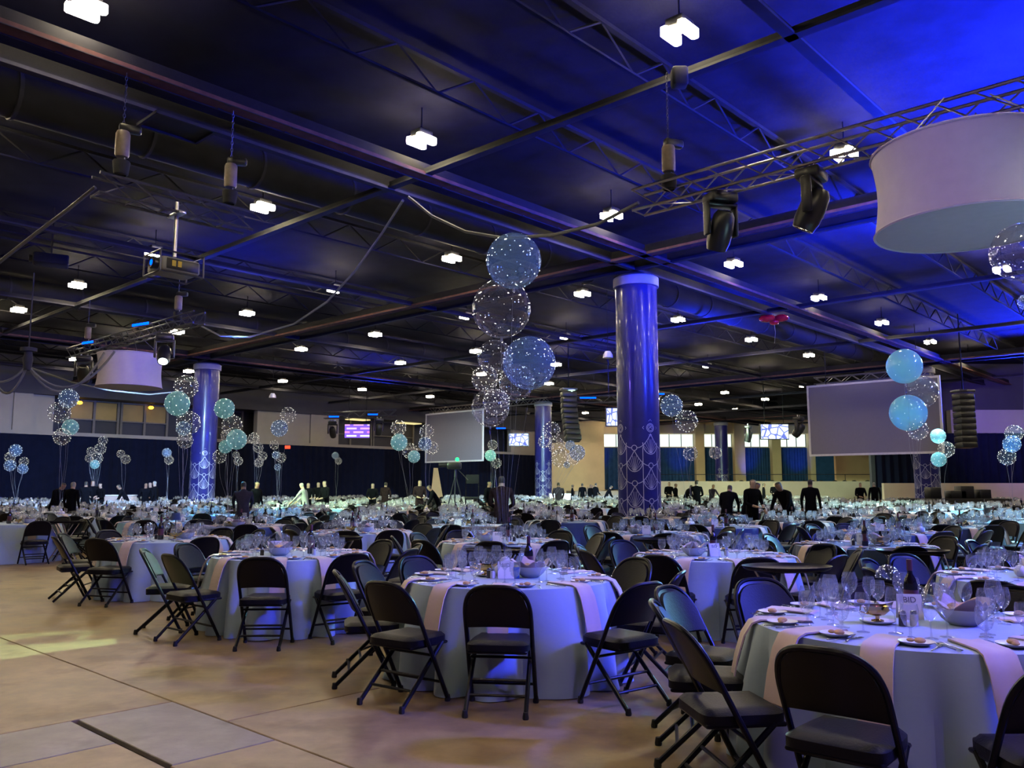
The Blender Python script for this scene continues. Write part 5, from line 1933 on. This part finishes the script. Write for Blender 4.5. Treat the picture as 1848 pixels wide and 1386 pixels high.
led_wall('bright violet and white led screen above the drape', 622, 766, 667, 790, 52.0, 'led2')
led_wall('bright white led screen behind the strings, right of centre screen', 919, 783, 953, 804, 60.0, 'led')
led_wall('bright white led screen half hidden by the big column', 1095, 737, 1124, 768, 44.0, 'led')
led_wall('bright white led screen before the daylit windows', 1374, 766, 1422, 792, 56.0, 'led')
truss('lighting_truss', 'truss over the violet led screen', at_d(585, 750, 50), at_d(715, 745, 50), .35, 'truss_black', False)
truss('lighting_truss', 'truss behind the big column', at_d(1040, 722, 43), at_d(1215, 716, 43), .35, 'truss_black', False)
for lab, px, py, d, L in (('blue led bar left above the violet led screen', 603, 752, 49.6, .55 * 1.1), ('blue led bar right above the violet led screen', 673, 748, 49.6, .6), ('blue led bar left of the big column', 1061, 718, 42.6, .85),
                         ('blue led bar right of the big column', 1191, 711, 42.6, .45), ('blue led bar right of the centre screen', 904, 773, 56, .65)):
    led_bar(lab, at_d(px, py, d), 0.0, L)
for k, (lab, px, py, d, lit) in enumerate((('small moving head light left of the violet led screen', 601, 760, 49.8, True), ('small moving head light right of the violet led screen', 684, 755, 49.8, True),
                                           ('small moving head light before the daylit windows', 1441, 752, 40, False), ('small moving head light above the terrace windows', 1350, 768, 50, True))):
    p_ = at_d(px, py, d)
    moving_head(lab, p_, .4 * k, .7 - .4 * (k % 2), lit, 1.4)
    o = bpy.data.objects.new('x', None) if False else None
# speaker arrays
for lab, px, py, d, n_, h_ in (('curved black speaker array hanging right of the far column', 1026, 712, 42.0, 9, .26), ('black speaker array hanging right of the right column', 1738, 716, 36.0, 9, .24)):
    c = at_d(px, py, d)
    t_ = thing('speaker_array', lab, 'loudspeaker', c, .2, 'speaker arrays')
    y_ = 0
    for k in range(n_):
        cbm = MB().rbox((0, 0, 0), (.75, .5, h_), .03)
        tilt = k * .035 if 'curved' in lab else k * .01
        cbm.xf(Matrix.Translation((0, -k * k * .012 if 'curved' in lab else 0, -k * (h_ + .02))) @ Matrix.Rotation(-tilt, 4, 'X'))
        bx = cbm.build('cabinet', 'fixture', t_)
    MB().rbox((0, 0, h_), (.8, .6, .1), .02).build('fly_frame', 'truss_black', t_)
    MB().tube([(0, 0, h_), (0, 0, 8.98 - c.z)], .03, 6).build('chain', 'steel_dark', t_)
# white bell speaker
for lab, px, py, d in (('small white bell pendant right of the blue balloon', 1097, 640, 30), ('small white bell pendant above the clear balloons left of centre', 492, 714, 44)):
    c = at_d(px, py, d)
    t_ = thing('pendant_speaker', lab, 'pendant', c, 0, 'white bell pendants')
    MB().lathe([(.0005, .13), (.10, .12), (.17, .0), (.19, -.12), (.17, -.12)], 16).build('bell', 'china', t_)
    MB().tube([(0, 0, .12), (0, 0, 8.6 - c.z)], .01, 5).build('cord', 'steel_dark', t_)
# red exit dot
o = MB().rbox((0, 0, 0), (.34, .1, .2), .02).build('exit_light', 'redexit', loc=at_d(519, 807, 55)); tag(o, 'small red exit light on the drape left of centre', 'sign')

# ================================================================== BACKGROUND THINGS
c = at_d(822, 870, 30.0)
tp = thing('camera_tripod', 'video camera on a tall tripod with a green tally light', 'camera', (c.x, c.y, 0))
for q in range(3):
    a = q * 2.094 + .5
    MB().tube([(0, 0, 1.95), (.45 * math.cos(a), .45 * math.sin(a), .35)], .025, 6).build('leg', 'steel', tp)
MB().tube([(0, 0, 1.85), (0, 0, 2.12)], .05, 8).build('pan_head', 'fixture', tp)
MB().rbox((-.05, 0, 2.25), (.5, .22, .24), .04).build('camera_body', 'fixture', tp)
mb = MB(); mb.lathe([(.07, 0), (.08, .3), (.0005, .3)], 12); mb.xf(Matrix.Translation((-.3, 0, 2.27)) @ Matrix.Rotation(-PI / 2, 4, 'Y')); mb.build('lens', 'fixture', tp)
MB().sphere((.06, -.08, 2.47), .07, 12, 8).build('tally_light', 'green_tally', tp)
MB().tube([(.1, 0, 2.1), (.45, -.2, 1.75)], .012, 6).build('pan_handle', 'fixture', tp)
c = at_d(852, 880, 30.0)
hc = thing('director_chair', 'tall black operator chair beside the camera tripod', 'chair', (c.x, c.y, 0))
for sx in (-1, 1):
    for sy in (-1, 1):
        MB().tube([(sx * .24, sy * .2, 0), (sx * .22, sy * .2, 1.15 if sy < 0 else 1.95)], .02, 6).build('leg', 'steel_dark', hc)
MB().rbox((0, 0, 1.12), (.5, .46, .07), .02).build('seat', 'blackfab', hc)
MB().rbox((0, .2, 1.78), (.48, .04, .32), .02).build('backrest', 'blackfab', hc)
MB().tube([(-.23, -.2, .45), (.23, -.2, .45)], .018, 6).build('footrest', 'steel_dark', hc)
mb = MB(); c = at_d(822, 885, 30.5); mb.rbox((c.x, c.y, .17), (3.0, 2.0, .34), .01)
tag(mb.build('camera_riser', 'blackfab'), 'low black riser under the camera tripod', 'platform')
# lit slit in the drape: a beige panel painted for the light beyond
s0 = wall_s(770); s1 = wall_s(795)
mb = MB(); a, b = ST(s0, WT - .55), ST(s1, WT - .55)
mb.slab([(a.x, a.y, 0), (a.x + (b.x - a.x) * .25, a.y + (b.y - a.y) * .25, 3.1), (b.x, b.y, 0), (a.x + (b.x - a.x) * .5, a.y + (b.y - a.y) * .5, 3.1)], 2, 2, (-.05, -.05, 0))
tag(mb.build('lit_slit_panel', 'wallbeige', smooth=False), 'beige panel painted as the lit opening in the drape below the centre screen', 'curtain')
for k, (px, lab) in enumerate(((207, 'near the left standing people'), (560, 'near the worker in white'), (1010, 'left of the far column'))):
    d = (40, 42, 48)[k]
    c = at_d(px, 880, d)
    t_ = thing('service_table', 'long service table with a pale skirt ' + lab, 'table', (c.x, c.y, 0), .05, 'service tables')
    MB().rbox((0, 0, 1.12), (1.9 if k == 0 else 1.2, .7, .05), .01).build('top', 'china', t_)
    MB().rbox((0, 0, .55), (1.85 if k == 0 else 1.15, .66, 1.08), .02).build('skirt', 'napkin', t_)
# black riser with gear at the right column
c = at_d(1720, 890, 38)
rs_ = thing('stage_riser', 'black skirted riser with equipment in front of the right column', 'platform', (c.x, c.y, 0), 0)
MB().rbox((0, 0, .5), (4.1, 2.0, 1.0), .01).build('deck', 'blackfab', rs_)
for k, (x, w_, h_) in enumerate(((-.9, .5, .5), (.1, .7, .35), (.5, .6, .55), (1.3, .5, .4))):
    o = MB().rbox((0, 0, 0), (w_, .6, h_), .03).build('equipment_case', 'fixture', loc=(c.x + x, c.y, 1.0 + h_ / 2))
    tag(o, '%s black equipment case on the skirted riser' % NTH[k], 'case', 'equipment cases')
# chairs and glassware seen over the terrace parapet
TCH = []
for k in range(42):
    x = 13.5 + k * .85
    TCH.append(Matrix.Translation((x, 68.6 + .3 * (k % 3), 1.25)) @ Matrix.Rotation(PI + .3 * math.sin(k), 4, 'Z'))
o = merged('terrace_chairs', [(CHAIR_FAR, TCH)], ['black', 'vinyl'], smooth=False)
tag(o, 'row of black folding chairs behind the terrace parapet', 'chairs', kind='stuff')
# blue uplights at the drapes
for k, (px, d) in enumerate(((1236, 83), (1362, 83), (1456, 83), (1082, 83))):
    x = bx_px(px, d)
    t_ = thing('uplight', 'blue uplight at the foot of the %s lit drape strip' % NTH[k], 'stage light', (x, d, 1.2), 0, 'blue uplights')
    MB().lathe([(.0005, 0), (.14, 0), (.14, .25), (.11, .25)], 12).build('can', 'fixture', t_)
    MB().lathe([(.0005, .22), (.11, .22)], 12).build('lens', 'bluebar', t_)
    spot('blue_uplight_beam', (x, d - .1, 1.5), (x, d + 2.6, 5.0), 900, BLUE, 50, 1.0)

# ================================================================== PEOPLE
def person_mesh(name, lean=0.0, arms='down', cloth='black_clothes', skin='skin', hair='hair', turn=0.0):
    V_, E_, Rd = [], [], []
    def v(p, r, par=None):
        V_.append(Vector(p)); Rd.append(r if isinstance(r, tuple) else (r, r))
        if par is not None: E_.append((par, len(V_) - 1))
        return len(V_) - 1
    cl, sl2 = math.cos(lean), math.sin(lean)
    def up(p):        # lean the upper body forward about the hips
        x, y, z = p
        z0 = z - .95
        return (x, y * cl + z0 * sl2, .95 + z0 * cl - y * sl2)
    pel = v((0, 0, .95), (.15, .11))
    sp = v(up((0, 0, 1.14)), (.145, .105), pel)
    ch = v(up((0, 0, 1.34)), (.165, .115), sp)
    nk = v(up((0, 0, 1.49)), (.06, .06), ch)
    ck = v(up((0, .025, 1.57)), (.068, .075), nk)
    hd = v(up((0, .02, 1.65)), (.078, .098), ck)
    cr_ = v(up((0, .0, 1.73)), (.06, .075), hd)
    for sg in (-1, 1):
        sh = v(up((sg * .19, 0, 1.42)), .068, ch)
        if arms == 'down':
            el, wr, hn = up((sg * .25, -.02, 1.13)), up((sg * .25, .07, .90)), up((sg * .245, .10, .82))
        elif arms == 'front':
            el, wr, hn = up((sg * .25, .06, 1.14)), up((sg * .12, .27, 1.08)), up((sg * .08, .33, 1.07))
        else:   # reaching
            el, wr, hn = up((sg * .24, .20, 1.24)), up((sg * .20, .42, 1.12)), up((sg * .19, .50, 1.09))
        e1 = v(el, .046, sh); w1 = v(wr, .033, e1); h1 = v(hn, .038, w1)
        d = (Vector(hn) - Vector(wr)).normalized()
        side = d.cross(Vector((0, 0, 1)) if abs(d.z) < .9 else Vector((0, 1, 0))).normalized()
        for f in range(4):
            o_ = side * (-.024 + .016 * f)
            L_ = (.07, .085, .08, .06)[f]
            f1 = v(Vector(hn) + d * .035 + o_, .010, h1)
            v(Vector(hn) + d * (.035 + L_ * .6) + o_ + Vector((0, 0, -.008)), .009, f1)
        th = v(Vector(wr) + d * .03 + side * sg * .035, .011, w1)
        v(Vector(wr) + d * .07 + side * sg * .05, .010, th)
        hp = v((sg * .09, 0, .88), .095, pel)
        kn = v((sg * .10, .02, .49), .066, hp)
        an = v((sg * .10, -.02, .09), .046, kn)
        v((sg * .11, .12, .045), (.045, .035), an)
    me = bpy.data.meshes.new(name)
    me.from_pydata([tuple(p) for p in V_], E_, [])
    o = bpy.data.objects.new(name, me); COL.objects.link(o)
    sk = o.modifiers.new('skin', 'SKIN'); sk.use_smooth_shade = True
    for i, sv in enumerate(me.skin_vertices[0].data):
        sv.radius = Rd[i]
        sv.use_root = (i == 0)
    sd = o.modifiers.new('sub', 'SUBSURF'); sd.levels = 1; sd.render_levels = 1
    dg = bpy.context.evaluated_depsgraph_get()
    dg.update()
    me2 = bpy.data.meshes.new_from_object(o.evaluated_get(dg))
    me2.name = name
    bpy.data.objects.remove(o)
    me2.materials.clear()
    for mm in (cloth, skin, hair):
        me2.materials.append(M[mm])
    hc_ = Vector(up((0, .02, 1.65)))
    upv = (Vector(up((0, 0, 1.75))) - Vector(up((0, 0, 1.55)))).normalized()
    fwd = Vector((0, cl, -sl2))
    hands = [V_[i] for i in range(len(V_)) if Rd[i][0] == .038]
    for p_ in me2.polygons:
        c_ = p_.center
        mi = 0
        rel = c_ - hc_
        if rel.dot(upv) > -.14 and rel.length < .24:
            mi = 1
            if rel.dot(upv) > .045 or rel.dot(fwd) < -.015 and rel.dot(upv) > -.07:
                mi = 2
        elif any((c_ - h).length < .12 for h in hands):
            mi = 1
        p_.material_index = mi
        p_.use_smooth = True
    return me2


PM = {'stand': person_mesh('person', 0, 'down'), 'front': person_mesh('person', .06, 'front', skin='skin2'), 'bend': person_mesh('person', .55, 'reach'),
      'plaid': person_mesh('person', .05, 'front', 'plaid', 'skin2'), 'grey': person_mesh('person', .25, 'reach', 'grey_clothes'), 'white': person_mesh('person', .25, 'reach', 'white_clothes', 'skin2', 'hair_grey'),
      'greyhair': person_mesh('person', .05, 'down', 'black_clothes', 'skin2', 'hair_grey')}
# nose, eyes and mouth on a small face patch
face = MB()
face.add([(-.012, .112, 1.625), (.012, .112, 1.625), (0, .142, 1.63), (0, .112, 1.675)], [(0, 1, 2), (1, 3, 2), (3, 0, 2)])
face.mi = 1
for sg in (-1, 1):
    face.sphere((sg * .032, .098, 1.672), .011, 8, 6)
face.mi = 2
face.box((0, .104, 1.588), (.045, .01, .009))
FACEM = face.mesh('face', ['skin', 'hair', 'red'])
PEOPLE = [('plaid', 905, 17.6, 175, 'in a dark plaid shirt seen from behind in the middle'), ('bend', 1310, 22, 150, 'in black leaning over a table right of the big column'),
          ('front', 1356, 20.5, 20, 'in black standing and looking down, left of two others'), ('bend', 1425, 20, -60, 'in black bending over a table below the right screen'),
          ('stand', 1462, 24, 150, 'in black standing behind the bending one below the right screen'), ('bend', 1345, 23, 40, 'in black bent low beside the dark far column'),
          ('front', 1552, 40, 0, 'in black, left one of a pair before the parapet'), ('greyhair', 1578, 40, 170, 'in black, right one of a pair before the parapet'),
          ('bend', 98, 27, 70, 'in black leaning over left with a white bag behind'), ('greyhair', 130, 26, 170, 'in a black jacket seen from behind on the left'),
          ('stand', 155, 34, 200, 'in black in shadow right of the black jacket'), ('front', 167, 36, 30, 'in black with folded arms on the left'), ('front', 183, 36, -20, 'in black facing the room before the drape on the left'),
          ('bend', 232, 35, -70, 'in black leaning right of the pale service table'), ('stand', 263, 36, 40, 'in black, left one of a trio before the drape'), ('front', 272, 37, 0, 'in black, middle one of a trio before the drape'),
          ('greyhair', 281, 36, -90, 'in black, right one of a trio before the drape'), ('grey', 440, 21, 200, 'in a grey top bending over a table right of the left navy column'), ('stand', 463, 28, 60, 'in black behind the grey-topped one'),
          ('white', 553, 30, -100, 'in a white shirt bending over a table'), ('front', 556, 36, 20, 'in black with a pale cap behind the white-shirted one'), ('front', 575, 38, 0, 'in black beside the white-shirted one'), ('front', 588, 32, -40, 'in black carrying white cloth left of centre'),
          ('front', 673, 36, 0, 'in black facing the room left of the balloon strings'), ('plaid', 695, 38, 160, 'in a reddish top left of the balloon strings'), ('plaid', 757, 34, 20, 'in a reddish top below the centre screen'),
          ('bend', 793, 30, -80, 'in black leaning by the lit opening in the drape'), ('stand', 882, 32, 60, 'in black just left of the plaid shirt'), ('grey', 1008, 38, 180, 'in grey bent over a table before the far column'),
          ('stand', 1033, 56, 90, 'in black, first from the far column before the beige wall'), ('stand', 1051, 54, 200, 'in black, second from the far column before the beige wall'), ('stand', 1066, 56, 40, 'in black, third from the far column before the beige wall'),
          ('front', 1074, 52, 120, 'in black, fourth from the far column before the beige wall'), ('bend', 1092, 50, 90, 'in black bending just left of the big column'),
          ('front', 1207, 46, 10, 'in black, first right of the big column'), ('stand', 1219, 46, 60, 'in black, second right of the big column'), ('bend', 1235, 44, 100, 'in black, third right of the big column'), ('front', 1257, 36, 170, 'in black with back turned right of the big column'),
          ('grey', 1283, 44, 30, 'in pale grey right of the big column'), ('stand', 1378, 52, 80, 'in black small before the parapet'), ('front', 1397, 54, 0, 'in grey small before the parapet')]
for kind, px, d, yaw, lab in PEOPLE:
    x = bx_px(px, d)
    o = obj('person', PM[kind], None, (x, d, 0), R(yaw + 180))
    s_ = .96 + .08 * ((px * 7) % 10) / 10
    o.scale = (s_, s_, s_)
    tag(o, 'person ' + lab, 'person', 'staff among the tables')
    if kind in ('stand', 'front', 'plaid', 'greyhair'):
        f_ = obj('face', FACEM, o)
